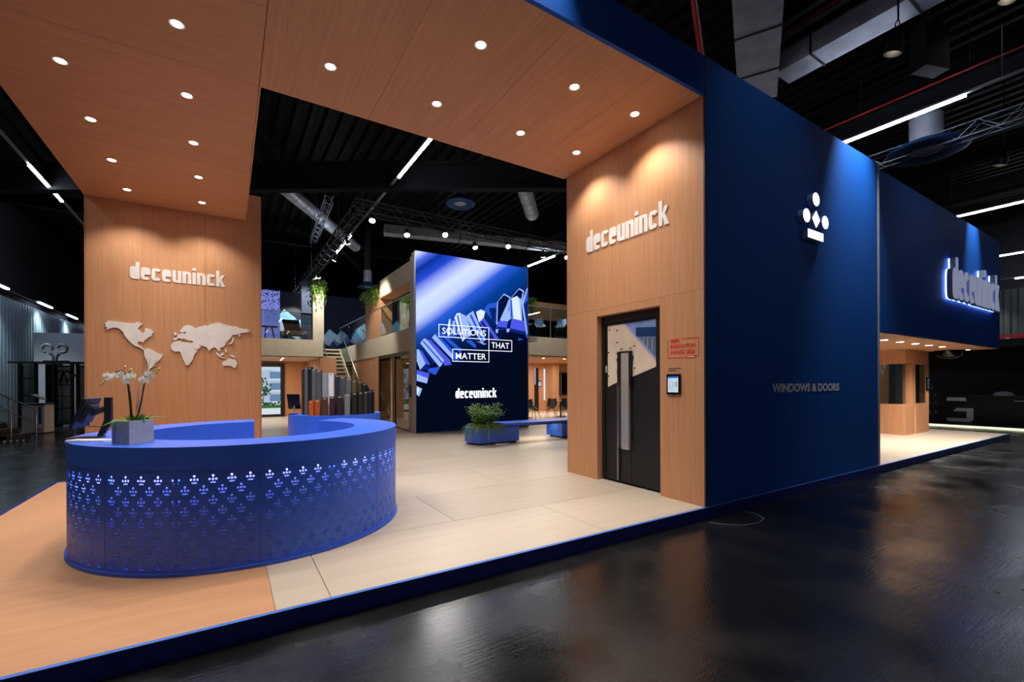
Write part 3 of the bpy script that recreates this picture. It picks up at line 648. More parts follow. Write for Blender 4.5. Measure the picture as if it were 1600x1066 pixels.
def leaf(mb, p, d, L, wd, droop, up=Z):
    p, d = Vector(p), Vector(d).normalized(); sd = d.cross(Z).normalized(); n = 7; vs = []; fs = []
    for i in range(n+1):
        t = i/n; q = p+d*(L*t)+Z*(droop*(t*t)*-1+.25*L*t*(1-t)); ww = wd*math.sin(PI*min(.98, t*.9+.08))
        vs += [q+sd*ww+Z*ww*.25, q, q-sd*ww+Z*ww*.25]
    for i in range(n): fs += [(3*i, 3*i+1, 3*i+4, 3*i+3), (3*i+1, 3*i+2, 3*i+5, 3*i+4)]
    b = len(mb.v); mb.add(vs, fs)
    return mb
top = CH+ph-.01
cA = c0-ua*.015; cB = c0+ua*.03
for (p, d, L, wd, dr_) in ((cA, (-.9, -.35, 0), .20, .03, .03), (cA, (-.8, .3, .1), .17, .03, .02), (cA, (.7, -.4, .1), .13, .026, .01), (cB, (.9, .3, .1), .22, .022, .0), (cB, (.6, .6, .2), .17, .026, .02), (cA, (-.3, -.8, .1), .12, .026, .02), (cB, (.5, -.6, .2), .12, .024, .01)):
    mb = MB(); leaf(mb, Vector(p)+Z*top, d, L, wd, dr_); mb.build('leaf', M['leaf'], op, 60)
mb = MB()
for k in range(110):
    p = c0+ua*rnd.uniform(.0, .1)+ub*rnd.uniform(-.08, .08)+Z*(top); a = rnd.uniform(0, 2*PI); leaf(mb, p, (math.cos(a), math.sin(a), .2), rnd.uniform(.03, .07), .007, rnd.uniform(-.06, .0))
tag(mb.build('fern', M['leafd'], op), kind='stuff')
def ppx(xm, zm):        # orchid drawing plane: metres right of and above the pot centre, facing the aisle
    return c0+_R0*xm+Z*(CH+zm)
st1 = [ppx(-.02, .2), ppx(-.03, .36), ppx(-.045, .50), ppx(-.055, .60), ppx(-.09, .655), ppx(-.16, .635), ppx(-.22, .59), ppx(-.265, .55)]
st2 = [ppx(.03, .2), ppx(.075, .38), ppx(.10, .52), ppx(.125, .61), ppx(.17, .67), ppx(.215, .68), ppx(.24, .66)]
for S_ in (st1, [p+_R0*.012 for p in st1[:4]], st2):
    mb = MB(); mb.tube(S_, [.0055]*(len(S_)-2)+[.003, .002], 6); mb.build('stem', M['stem'], op, 60)
for a, b_, c_ in ((.04, .02, .10), (.05, .06, .03), (.05, .10, .13), (.045, .0, .05)):
    mb = MB(); pts = [ppx(.03, .2)+Y*.0]; k0 = rnd.uniform(0, 3)
    for i in range(1, 12):
        t = i/11; pts.append(ppx(.03+a*t+.03*math.sin(6*t+k0)*t+b_*t*t, .2+.56*t)+_F*(c_*t*.4+.015*math.sin(9*t+k0)))
    mb.tube(pts, [.0045-.003*i/11 for i in range(12)], 5); mb.build('curly_twig', M['twig'], op, 60)
def flower(c, r, seed):
    rn = random.Random(seed); mb = MB(); n = Vector((-.35+rn.uniform(-.4, .4), -1, rn.uniform(-.1, .35))).normalized()
    a = n.cross(Z).normalized(); b_ = a.cross(n); c = Vector(c)
    for ang, L, wd in ((90, 1, .52), (210, 1, .5), (330, 1, .5), (10, 1.02, .78), (170, 1.02, .78)):
        t = math.radians(ang+rn.uniform(-6, 6)); d = a*math.cos(t)+b_*math.sin(t); s_ = n.cross(d); vs = [c]; m_ = 10
        P = []
        for k in range(m_):
            f = 2*PI*k/m_; P.append(c+d*(r*L*(.52+.5*math.cos(f)))+s_*(r*wd*.62*math.sin(f))+n*(r*.18*(math.cos(f)*.6)-r*.05*abs(math.sin(f))))
        vs = [c+d*(r*L*.5)+n*r*.1]+P; mb.add(vs, [(0, 1+k, 1+(k+1) % m_) for k in range(m_)])
    f_ = mb.build('flower', M['petal'], op, 60)
    mb = MB(); mb.sphere(c+n*r*.2-b_*r*.12, r*.2, 7, 5); mb.build('lip', M['bud'], f_, 60)
fl = [(-.215, .605, .032), (-.19, .575, .03), (-.15, .60, .036), (-.095, .615, .034), (-.075, .59, .03), (-.035, .58, .036), (.0, .60, .038), (-.045, .545, .034), (.10, .57, .036), (.155, .62, .036), (.175, .59, .032), (.13, .55, .03)]
for i, (a, b_, r) in enumerate(fl): flower(ppx(a, b_)-_F*.02, r, i)
for a, b_ in ((-.245, .56), (-.265, .54), (-.285, .52), (-.07, .68), (-.02, .655), (-.03, .64), (.20, .655), (.215, .63), (.235, .66)):
    mb = MB(); mb.sphere(ppx(a, b_), .0105, 7, 5, (1, 1, 1.3)); mb.build('bud', M['bud'], op, 60)

# ------------------------------------------------------------------ monitor and white keyboard
mo = root('monitor', 'black tilted monitor on an angled stand seen from behind on the reception counter', 'monitor', (-1.13, 6.0, CH))
f_ = Vector((-.995, .1, 0)); sdv = Vector((.1, .995, 0)); b0 = Vector((-1.135, 5.97, CH))
mb = MB(); mb.obox(b0+Z*.006+f_*.04, f_*.125, sdv*.085, Z*.006); mb.build('base', M['graphite'], mo)
mb = MB()
P = [(-.075, .012), (-.045, .012), (-.10, .17), (-.10, .395), (-.155, .395), (-.155, .15), (-.10, .03)]
mb.prism(P, b0-sdv*.03, f_, Z, sdv, 0, .06); mb.build('stand_arm', M['black'], mo)
nrm = (f_*.93+Z*.36).normalized(); upv = (Z*.93-f_*.36).normalized(); pc = b0+f_*.045+Z*.25
mb = MB(); mb.obox(pc, sdv*.20, upv*.15, nrm*.012); mb.build('panel', M['black'], mo)
mb = MB(); mb.obox(pc+nrm*.0125, sdv*.19, upv*.14, nrm*.0008); mb.build('screen', M['blackg'], mo)
mb = MB(); mb.obox(pc-nrm*.03, sdv*.11, upv*.09, nrm*.02); mb.build('rear_housing', M['graphite'], mo)
mb = MB(); mb.bar(pc-nrm*.045, b0-f_*.12+Z*.29, .05, .05); mb.build('hinge', M['graphite'], mo)
mb = MB(); q0 = pc-nrm*.05-upv*.08
mb.tube([q0, q0-Z*.05-f_*.01, b0+Z*.11-f_*.02, b0+Z*.10-f_*.10, b0+Z*.11-f_*.17, b0+Z*.06-f_*.19, b0+Z*.012-f_*.16], .004, 6); mb.build('cable', M['black'], mo, 60)
kb = root('keyboard', 'white slim keyboard lying at the counter edge below the monitor', 'keyboard', (-1.06, 5.62, CH))
ka, kbv = Vector((.86, -.51, 0)), Vector((.51, .86, 0)); kc = Vector((-1.075, 5.585, CH))
mb = MB(); mb.prism([(-.17, -.06), (.17, -.06), (.17, .06), (-.17, .06)], kc, ka, kbv, Z, 0.0, .012); mb.build('tray', M['white'], kb)
kk = None
for i in range(12):
    for j in range(4):
        mb = MB(); mb.obox(kc+ka*(-.15+i*.0273)+kbv*(-.042+j*.028)+Z*.0155, ka*.0115, kbv*.0115, Z*.0035)
        mb.build('key', M['white'], kb)

# ------------------------------------------------------------------ second round counter with profile samples
C2X, C2Y, C2R = 1.64, 8.54, 0.77
dc = root('sample_counter', 'blue curved counter carrying window profile samples behind reception', 'counter', (C2X, C2Y, 0))
s0, s1 = math.radians(150), math.radians(360)
mb = MB(); mb.ring(C2X, C2Y, C2R-.42, C2R, s0, s1, CH-.03, CH, 60); mb.build('counter_top', M['blue'], dc, 30)
mb = MB(); mb.ring(C2X, C2Y, C2R-.03, C2R-.002, s0, s1, 0.0, CH-.03, 60); mb.build('front_skin', M['blue'], dc, 30)
mb = MB(); mb.ring(C2X, C2Y, C2R-.42, C2R-.40, s0, s1, 0.0, CH-.03, 60); mb.build('inner_skin', M['blue'], dc, 30)
for a in (s0, s1-.015):
    mb = MB(); mb.ring(C2X, C2Y, C2R-.40, C2R-.03, a, a+.015, 0.0, CH-.03, 2); mb.build('end_cheek', M['blue'], dc)
def sample(name, a, r, wd, dp, ht, c, label, group, cap=True):
    ca, sa = math.cos(a), math.sin(a); rad = Vector((ca, sa, 0)); tan = Vector((-sa, ca, 0)); p = Vector((C2X, C2Y, CH))+rad*r
    t = root(name, label, 'profile sample', tuple(p), group=group)
    m = mat('foil_'+name, c, 0.38, noise=(40, .1))
    b = MB(); P = [(-wd/2, -dp/2), (wd/2, -dp/2), (wd/2, dp*.2), (wd*.3, dp*.2), (wd*.3, dp/2), (-wd/2, dp/2)]
    b.prism(P, p, tan, -rad, Z, 0, ht); b.build('profile', m, t)
    b = MB(); b.obox(p+rad*(dp/2+.002)+Z*(ht-.022), tan*wd*.3, rad*.001, Z*.009); b.build('name_tag', M['lgrey'], t)
cols = [((190, 92, 34), 'bright cherry brown'), ((176, 84, 28), 'golden oak brown'), ((84, 54, 24), 'walnut brown'), ((60, 34, 34), 'dark mahogany'), ((50, 32, 28), 'bog oak brown'), ((120, 122, 120), 'agate grey'), ((34, 34, 36), 'matt black'), ((36, 36, 34), 'soft black'), ((48, 52, 56), 'basalt grey'), ((26, 34, 46), 'steel blue'), ((22, 24, 30), 'jet black')]
for i, ((c, nm), a, h) in enumerate(zip(cols, (228, 236.2, 245.7, 254.6, 263.9, 273.2, 282.7, 291.4, 300.2, 308.5, 317), (.245, .26, .30, .315, .325, .35, .37, .38, .39, .40, .41))):
    sample('profile_sample', math.radians(a), .70, .082, .06, h, c, 'short %s window profile sample in the front row on the blue counter' % nm, 'short profile samples')
cols2 = [((40, 42, 44), 'coal black', .80), ((96, 98, 102), 'warm grey', .80), ((34, 36, 40), 'anthracite', .80), ((96, 102, 106), 'stone grey', .77), ((88, 92, 96), 'slate grey', .75), ((150, 154, 162), 'silver grey', .70), ((236, 238, 240), 'plain white', .70), ((48, 52, 58), 'deep graphite', .67), ((80, 86, 92), 'pigeon grey', .64), ((104, 110, 116), 'dusty grey', .62), ((100, 90, 66), 'bronze', .58), ((78, 72, 54), 'dark bronze', .56), ((40, 44, 48), 'charcoal', .53), ((30, 32, 36), 'midnight black', .50)]
for (c, nm, h), a in zip(cols2, (200.5, 209.2, 217.4, 225.2, 233.6, 243.1, 252.2, 261.1, 269.5, 278.3, 287.9, 298.1, 308.9, 322)):
    sample('profile_sample', math.radians(a), .58, .078, .055, h, c, 'tall %s window profile sample in the back row on the blue counter' % nm, 'tall profile samples')
# tablet stand at the left end of the sample counter
ts = root('tablet_stand', 'grey tilted tablet on a curved stand beside the profile samples', 'tablet stand', (0.955, 8.56, CH))
p = Vector((0.955, 8.56, CH)); a_ = Vector((-.35, -.94, 0)); 
mb = MB(); mb.obox(p+Z*.006+a_*.02, a_*.09, a_.cross(Z)*.06, Z*.006); mb.build('base', M['black'], ts)
mb = MB(); mb.tube([p+Z*.01+a_*.06, p+Z*.04+a_*.03, p+Z*.09-a_*.04, p+Z*.17-a_*.06], .014, 8); mb.build('neck', M['grey'], ts, 50)
tn = (a_*.4+Z*.92).normalized(); nn = tn.cross(a_.cross(Z)).normalized()
mb = MB(); mb.obox(p+Z*.22-a_*.02, tn*.14, a_.cross(Z)*.10, nn*.008); mb.build('tablet', M['graphite'], ts)
mb = MB(); mb.obox(p+Z*.22-a_*.02+nn*.009, tn*.13, a_.cross(Z)*.09, nn*.001); mb.build('screen', M['blackg'], ts)
# ================================================================== video wall
VW0, VW1, VY, VT = 5.06, 9.36, 13.75, 5.83
vw = root('video_wall', 'tall video wall showing blue window profiles and the line SOLUTIONS THAT MATTER', 'video wall', (7.2, 13.9, 0))
mb = MB(); mb.box(VW0, VW1, VY+.02, VY+.38, 0, VT); mb.build('cabinet', M['lgrey'], vw)
def screen_mat():
    m = bpy.data.materials.new('video_wall_picture'); m.use_nodes = True; nt = m.node_tree; nt.nodes.clear()
    o = nt.nodes.new('ShaderNodeOutputMaterial'); em_ = nt.nodes.new('ShaderNodeEmission'); em_.inputs[1].default_value = E_SCREEN
    nt.links.new(em_.outputs[0], o.inputs[0])
    tc = nt.nodes.new('ShaderNodeTexCoord'); sp = nt.nodes.new('ShaderNodeSeparateXYZ'); nt.links.new(tc.outputs['Object'], sp.inputs[0])
    def mth(op, a, b):
        n = nt.nodes.new('ShaderNodeMath'); n.operation = op
        for i, q in enumerate((a, b)):
            if isinstance(q, (int, float)): n.inputs[i].default_value = q
            else: nt.links.new(q, n.inputs[i])
        return n.outputs[0]
    # distance across the light streaks printed on the picture (world metres on the screen)
    xw = mth('ADD', sp.outputs['X'], 7.2); zw = sp.outputs['Z']
    d = mth('SUBTRACT', mth('MULTIPLY', zw, 0.79), mth('MULTIPLY', xw, 0.61))
    mr = nt.nodes.new('ShaderNodeMapRange'); mr.inputs['From Min'].default_value = -4.4; mr.inputs['From Max'].default_value = 1.6; nt.links.new(d, mr.inputs['Value'])
    rp = nt.nodes.new('ShaderNodeValToRGB'); el = rp.color_ramp.elements
    def pos(v): return (v+4.4)/6.0
    stops = [(-4.4, (2, 6, 18)), (-2.6, (2, 10, 40)), (-1.75, (4, 34, 96)), (-1.05, (6, 62, 150)), (-.62, (40, 90, 215)), (-.25, (190, 205, 250)), (.12, (205, 218, 253)), (.42, (150, 165, 240)), (.68, (36, 72, 205)), (1.0, (4, 48, 150)), (1.22, (80, 105, 225)), (1.42, (200, 215, 252)), (1.6, (222, 236, 255))]
    el[0].position = 0; el[0].color = lin(stops[0][1]); el[1].position = 1; el[1].color = lin(stops[-1][1])
    for v_, c in stops[1:-1]: e = el.new(pos(v_)); e.color = lin(c)
    nt.links.new(mr.outputs[0], rp.inputs['Fac'])
    mr2 = nt.nodes.new('ShaderNodeMapRange'); mr2.inputs['From Min'].default_value = 2.0; mr2.inputs['From Max'].default_value = 3.6; nt.links.new(zw, mr2.inputs['Value'])
    mx = nt.nodes.new('ShaderNodeMix'); mx.data_type = 'RGBA'; mx.inputs[6].default_value = lin((3, 9, 26)); nt.links.new(mr2.outputs[0], mx.inputs[0]); nt.links.new(rp.outputs[0], mx.inputs[7]); nt.links.new(mx.outputs[2], em_.inputs[0])
    return m
mb = MB(); mb.box(VW0+.01, VW1-.01, VY, VY+.02, 0.02, VT-.01); scrn = mb.build('screen', screen_mat(), vw)
LED = [
(2,[(5.592,3.071),(5.726,3.234),(5.928,3.293),(6.656,2.737),(6.547,2.33),(6.302,2.405)]),
(1,[(5.599,3.078),(5.699,3.195),(6.355,2.534),(6.302,2.405)]),
(4,[(5.826,3.177),(5.927,3.151),(6.584,2.638),(6.513,2.539)]),
(4,[(5.328,2.596),(5.459,2.6),(5.705,2.265),(5.622,2.232)]),
(3,[(5.427,3.001),(5.542,3.007),(6.232,2.371),(6.284,2.213),(6.025,2.176),(5.992,2.334)]),
(1,[(5.2,2.883),(5.33,3.043),(5.427,3.001),(6.026,2.35),(5.923,2.175),(5.856,2.126)]),
(2,[(5.281,2.933),(5.313,2.965),(5.975,2.286),(5.951,2.238)]),
(2,[(5.457,2.074),(5.889,2.143),(5.72,1.865),(5.456,1.974)]),
(1,[(5.081,2.679),(5.151,2.682),(5.376,2.227),(5.197,2.024),(5.08,2.313)]),
(3,[(5.151,2.682),(5.264,2.624),(5.539,2.199),(5.376,2.227)]),
(4,[(5.376,2.227),(5.539,2.183),(5.489,2.043),(5.229,2.015)]),
(3,[(5.079,2.022),(5.261,1.985),(5.515,1.919),(5.422,1.594),(5.077,1.671)]),
(1,[(5.078,1.9),(5.456,1.758),(5.422,1.594),(5.077,1.687)]),
(1,[(5.077,1.519),(5.259,1.425),(5.162,1.181),(5.076,1.229)]),
(0,[(5.077,1.473),(5.163,1.426),(5.114,1.274),(5.076,1.274)]),
(2,[(6.116,3.51),(6.203,3.738),(6.272,3.759),(6.307,3.682),(6.412,3.721),(6.517,3.504),(6.445,3.146),(6.132,3.13)]),
(0,[(6.168,3.545),(6.21,3.723),(6.255,3.726),(6.218,3.166),(6.149,3.163)]),
(1,[(6.324,3.651),(6.405,3.689),(6.445,3.243),(6.34,3.205)]),
(1,[(6.589,3.96),(6.786,3.894),(6.947,3.597),(7.019,3.209),(6.783,3.131)]),
(0,[(6.395,3.784),(6.483,3.935),(6.589,3.96),(6.783,3.099),(6.692,2.997)]),
(2,[(6.483,3.855),(6.536,3.891),(6.729,3.096),(6.693,3.062)]),
(4,[(7.096,4.066),(7.243,4.012),(7.617,3.24),(7.578,3.071)]),
(1,[(6.803,3.847),(6.912,3.937),(7.096,4.066),(7.578,3.105),(7.426,2.981)]),
(2,[(6.967,3.892),(7.022,3.962),(7.502,3.084),(7.445,3.032)]),
(0,[(7.206,4.042),(7.393,4.14),(7.563,4.088),(7.505,3.867),(7.317,3.687)]),
(3,[(7.317,3.687),(7.505,3.867),(8.023,3.261),(8.121,3.165),(7.886,3.153)]),
(4,[(7.392,3.692),(7.467,3.747),(7.925,3.189),(7.808,3.176)]),
(2,[(6.8,3.035),(7.018,3.061),(7.202,2.905),(7.183,2.789)]),
(1,[(7.202,3.053),(7.616,2.956),(7.502,2.928)]),
(2,[(7.519,4.156),(7.68,4.358),(8.044,4.448),(8.004,3.689),(7.787,3.863)]),
(4,[(7.716,4.204),(8.007,4.26),(7.986,3.719),(7.823,3.834)]),
(1,[(8.044,4.448),(8.324,4.785),(8.607,4.684),(8.531,4.564),(8.509,3.916),(8.004,3.657)]),
(5,[(8.081,4.474),(8.324,4.737),(8.561,4.648),(8.493,4.528),(8.189,3.797),(8.049,3.724)]),
(1,[(8.531,4.564),(8.976,5.048),(9.192,4.973),(9.072,4.484),(9.108,3.862),(8.566,3.921)]),
(5,[(8.576,4.594),(8.964,4.998),(9.133,4.934),(9.053,4.646),(8.877,4.76),(8.645,4.64)]),
(2,[(8.588,4.569),(8.645,4.607),(8.7,3.93),(8.604,3.923)]),
(0,[(8.665,4.658),(8.877,4.744),(8.974,4.606),(9.049,3.89),(8.719,3.932)]),
(1,[(8.152,3.826),(8.378,4.276),(8.575,4.148),(8.604,3.907),(8.471,3.801)]),
(3,[(8.097,3.791),(8.49,3.802),(8.432,3.54),(8.004,3.546)]),
(4,[(8.059,3.597),(8.451,3.574),(8.431,3.476),(8.04,3.485)]),
(1,[(7.985,3.497),(8.096,3.504),(8.058,3.359),(7.985,3.37)]),
(3,[(8.642,3.894),(9.247,3.855),(9.265,3.492),(8.564,3.516)]),
(4,[(8.565,3.565),(9.265,3.476),(9.265,3.36),(8.526,3.449)]),
(1,[(8.432,3.54),(8.572,3.549),(8.507,3.4),(8.431,3.428)]),
(2,[(9.091,4.485),(9.312,5.102),(9.36,5.107),(9.352,3.215),(9.265,3.31)]),
(1,[(9.072,4.516),(9.304,5.068),(9.36,5.1),(9.36,5.04),(9.158,4.491),(9.325,3.446),(9.285,3.361)]),
(4,[(9.158,4.458),(9.358,4.642),(9.354,3.647)]),
(2,[(8.91,3.226),(9.145,3.205),(8.948,3.13)]),
]
tones = [emis('screen_white', (214, 228, 255), E_SCREEN), emis('screen_light', (150, 178, 250), E_SCREEN), emis('screen_mid', (38, 84, 205), E_SCREEN), emis('screen_violet', (74, 84, 222), E_SCREEN), emis('screen_navy', (8, 34, 110), E_SCREEN), emis('screen_dark', (4, 16, 56), E_SCREEN)]
mb = MB()
for i, (tn_, P) in enumerate(LED):
    P = [(min(max(a, VW0+.012), VW1-.012), b) for a, b in P]
    mb.prism(P, (0, VY, 0), X, Z, -Y, .001+i*.0003, .0012+i*.0003, tn_)
mb.build('profile_picture', tones, scrn)
wt = emis('screen_text', (240, 246, 255), 1.15*E_SCREEN)
def frame(x0, x1, z0, z1, th=.022):
    b = MB()
    b.box(x0, x1, VY-.02, VY-.018, z0, z0+th); b.box(x0, x1, VY-.02, VY-.018, z1-th, z1); b.box(x0, x0+th, VY-.02, VY-.018, z0, z1); b.box(x1-th, x1, VY-.02, VY-.018, z0, z1)
    b.build('text_frame', wt, scrn)
frame(5.826, 7.71, 3.112, 3.535); frame(7.69, 8.655, 2.72, 3.135); frame(6.31, 7.71, 2.32, 2.74)
for s_, x0, z0, L_, h in (('SOLUTIONS', 5.955, 3.222, 1.63, .205), ('THAT', 7.80, 2.825, .735, .205), ('MATTER', 6.435, 2.412, 1.15, .205)):
    text_obj('screen_text', s_, (x0, VY-.018, z0), X, Z, -Y, h, wt, scrn, L_, .001, bold=.006)
lt = lettering(vw, 'deceuninck', (6.42, VY, 1.095), X, Z, -Y, 1.575, .335, .004, wt, .018)
# narrow white edge on the right
mb = MB(); mb.box(VW1-.01, VW1+.02, VY-.002, VY+.38, 0, VT); mb.build('edge_profile', M['lgrey'], vw)

# ================================================================== two storey side building behind the video wall (left flank)
BX = 5.1
sb = root('wall_side_building', 'cream two storey stand building flanking the video wall', 'building', (5.6, 18, 0), kind='structure')
def sbox(name, m, *a, par=sb):
    b = MB(); b.box(*a); return b.build(name, M[m] if isinstance(m, str) else m, par)
sbox('end_column', 'wood_z', BX-.04, BX+.4, 14.13, 14.42, 0, 2.68); sbox('end_column_upper', 'cream', BX-.04, BX+.4, 14.13, 14.30, 2.68, 5.72)
sbox('balcony_fascia', 'cream', BX-.04, BX+.12, 14.30, 25.3, 2.68, 3.43)
sbox('balcony_floor', 'cream', BX+.12, 10.2, 14.30, 27.2, 3.2, 3.4); sbox('balcony_soffit', 'wood_y', BX+.12, 10.2, 14.42, 27.2, 2.66, 2.70)
sbox('upper_beam', 'cream', BX-.04, BX+.5, 14.30, 17.75, 4.96, 5.62); sbox('upper_beam_soffit', 'wood_y', BX-.03, BX+.49, 14.30, 17.75, 4.93, 4.96)
sbox('upper_column', 'wood_z', BX-.02, BX+.45, 17.75, 20.0, 3.43, 5.42)
sbox('wood_wall', 'wood_z', BX+.0, BX+.06, 18.9, 22.6, 0, 2.68); sbox('wood_pier', 'wood_z', BX-.03, BX+.2, 18.05, 18.85, 0, 2.68)
sbox('room_back', 'cream', 8.6, 8.7, 14.42, 22.6, 0, 2.66); sbox('room_side', 'cream', BX+.2, 8.6, 18.9, 19.0, 0, 2.66); sbox('room_front', 'dark_gap', BX+.4, 9.3, 14.14, 14.2, 0, 2.66)
# balcony glass
gr = root('glass_balustrade', 'long glass balustrade with steel rail along the side balcony', 'balustrade', (BX, 20, 3.43))
yy = 14.32
while yy < 25:
    b = MB(); b.box(BX-.006, BX+.006, yy+.01, min(yy+1.78, 25.2), 3.432, 4.55); b.build('glass_pane', M['glass'], gr); yy += 1.8
b = MB(); b.box(BX-.02, BX+.02, 14.31, 25.25, 4.55, 4.58); b.build('handrail', M['steel'], gr)
# glass sliding door with bar room behind
gd = root('door_2', 'smoked glass sliding door in a dark frame left of the video wall', 'door', (BX, 16.2, 0), kind='structure')
for nm, a in (('jamb', (BX-.02, BX+.06, 14.42, 14.50, 0, 2.66)), ('jamb', (BX-.02, BX+.06, 17.95, 18.05, 0, 2.66)), ('head', (BX-.02, BX+.06, 14.50, 17.95, 2.56, 2.66)), ('track', (BX-.04, BX+.10, 14.45, 18.0, 0, .03)), ('stile', (BX-.02, BX+.04, 16.0, 16.2, .03, 2.56)), ('stile', (BX+.04, BX+.08, 16.2, 16.5, .03, 2.56))):
    b = MB(); b.box(*a); b.build(nm, mat('bronze_frame', (58, 52, 44), .4), gd)
for a in ((14.5, 16.0), (16.5, 17.95)):
    b = MB(); b.box(BX+.005, BX+.015, a[0], a[1], .03, 2.56); b.build('pane', M['smoke'], gd)
hd = MB(); hd.box(BX-.07, BX-.04, 14.2, 14.34, 1.15, 1.55); thing(hd, 'door_reader', M['black'], 'small black upright reader on the wooden end column by the video wall', 'card reader')
bar = root('bar_cabinet', 'grey bar cabinet with bottle shelves behind the smoked glass door', 'cabinet', (7.8, 16.5, 0))
for nm, m, a in (('cupboard', 'lgrey', (7.4, 8.2, 15.0, 18.6, 0.1, 1.0)), ('plinth', 'black', (7.45, 8.2, 15.0, 18.6, 0, .1)), ('worktop', 'white', (7.36, 8.22, 14.98, 18.62, 1.0, 1.04)), ('shelf', 'wood_y', (8.2, 8.58, 14.6, 17.0, 1.35, 1.38)), ('shelf', 'wood_y', (8.2, 8.58, 14.6, 17.0, 1.85, 1.88)), ('back_board', 'wood_z', (8.57, 8.6, 14.5, 17.2, 1.04, 2.4))):
    b = MB(); b.box(*a); b.build(nm, M[m], bar)
bt = None
for j, z in enumerate((1.38, 1.88)):
    for i in range(8):
        b = MB(); b.lathe((8.38, 14.75+i*.27, z), [(.001, 0), (.04, 0), (.04, .17), (.015, .22), (.015, .28), (.001, .28)], 8)
        thing(b, 'bottle', glassm('bottle_glass', (190, 200, 170), .05, .6) if bt is None else bt, 'clear glass bottle on the %s bar shelf behind the glass door, %s in its row' % (('lower', 'upper')[j], ORD[i]), 'bottle', 'bottles on the %s bar shelf' % ('lower', 'upper')[j], smooth=40)
        bt = bpy.data.materials['bottle_glass']
lamp('bar_lamp', 'AREA', (7.0, 16.4, 2.6), (0, 0, -1), 100, (1, .86, .68), sb, size=1.2)
lamp('upper_lamp', 'AREA', (6.6, 16.0, 5.3), (0, 0, -1), 12, (1, .86, .7), sb, size=.8)

# stair beside the building
sr = root('staircase', 'cream staircase with glass sides climbing to the side balcony', 'staircase', (4.4, 23, 0))
n = 17
for i in range(n):
    b = MB(); y0 = 20.4+i*.29; b.box(4.0, 5.0, y0, y0+.3, i*.2+.14, i*.2+.2); b.build('tread', M['cream'], sr)
for x0 in (3.95, 5.0):
    b = MB(); b.prism([(20.3, 0.0), (20.7, 0.0), (25.4, 3.25), (25.4, 3.45), (25.1, 3.45), (20.3, .25)], (x0, 0, 0), Y, Z, X, 0, .05); b.build('stringer', M['cream'], sr)
    b = MB(); b.prism([(20.4, .3), (25.1, 3.5), (25.1, 4.5), (20.4, 1.3)], (x0+.02, 0, 0), Y, Z, X, 0, .012); b.build('side_glass', M['glass'], sr)
    b = MB(); b.tube([(x0+.025, 20.35, 1.32), (x0+.025, 25.1, 4.55)], .022, 8); b.build('handrail', M['steel'], sr)
b = MB(); b.box(3.9, 5.06, 25.35, 27.2, 3.3, 3.43); b.build('landing', M['cream'], sr)

# dark graphic banner behind
gb = root('graphic_banner', 'dark banner of blue profile sections on the far wall behind the stairs', 'banner', (5, 27.3, 3.4))
b = MB(); b.box(1.2, 10.2, 27.25, 27.35, 3.43, 6.6); b.build('banner_sheet', mat('banner_navy', (8, 16, 34), .5, emit=(8, 20, 44), es=.25), gb)
pt = [mat('banner_pale', (140, 180, 205), .5, emit=(120, 165, 200), es=.28), mat('banner_steel', (70, 110, 150), .5, emit=(60, 100, 150), es=.25), mat('banner_mist', (170, 180, 200), .5, emit=(150, 160, 185), es=.25), mat('banner_deep', (20, 44, 80), .5, emit=(20, 46, 90), es=.25)]
def bpoly(i, P, d): b_.prism(P, (0, 27.25, 0), X, Z, -Y, d, d+.002, i)
b_ = MB(); d = .002
for (x0, z0, s_) in ((4.6, 3.75, 1.0), (5.3, 3.9, .8), (6.2, 3.8, 1.1), (7.3, 4.1, 1.2), (8.4, 4.3, 1.2), (2.2, 4.4, 1.3), (3.0, 4.0, 1.2)):
    for i, P in ((0, [(0, .55), (.3, .95), (.75, .6), (.5, .3)]), (2, [(-.15, .2), (0, .55), (.5, .3), (.35, -.05)]), (1, [(.5, .3), (.75, .6), (.95, .25), (.7, -.05)]), (3, [(.3, .0), (.5, .3), (.7, -.05), (.5, -.3)])):
        bpoly(i, [(x0+a*s_, z0+c*s_) for a, c in P], d); d += .0022
b_.build('profile_picture', pt, gb)
text_obj('banner_text', 'DOOR', (4.62, 27.25, 3.72), X, Z, -Y, .11, M['lgrey'], gb, .42, .07)

# ================================================================== left balcony block behind reception
lb = root('wall_left_block', 'cream balcony block with wood lined room behind the reception', 'building', (1.5, 22, 0), kind='structure')
def lbox(name, m, *a):
    b = MB(); b.box(*a); return b.build(name, M[m] if isinstance(m, str) else m, lb)
lbox('fascia', 'cream', -2.5, 3.42, 20.4, 20.55, 2.74, 3.43); lbox('balcony_floor', 'cream', -2.5, 3.42, 20.55, 26.9, 3.2, 3.42); lbox('room_soffit', 'cream', -2.5, 3.42, 20.55, 24.8, 2.70, 2.74)
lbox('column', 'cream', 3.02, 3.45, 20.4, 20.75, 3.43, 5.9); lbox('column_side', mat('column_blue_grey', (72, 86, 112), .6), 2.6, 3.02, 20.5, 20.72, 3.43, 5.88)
lbox('back_wall', 'wood_z', -2.5, 3.4, 24.8, 24.9, 0, 2.72); lbox('side_wall', 'wood_z', 3.32, 3.40, 20.55, 24.8, 0, 2.72); lbox('front_panel', 'wood_z', 3.30, 3.95, 20.42, 20.52, 0, 2.72)
lbox('stair_wall', 'cream', 3.95, 8.0, 26.6, 26.7, 0, 3.3)
for i, (x, y_) in enumerate(((2.0, 21.6), (2.05, 22.6), (2.1, 23.6), (0.9, 21.6), (0.9, 23.6))):
    downlight(x, y_, 2.70, 'small ceiling spot in the wood lined room under the left balcony, %s one' % ORD[i], 'spots under the left balcony', 26, .05, 120)
gl = root('glass_balustrade', 'short glass balustrade on the balcony behind the reception tower', 'balustrade', (1, 20.45, 3.43))
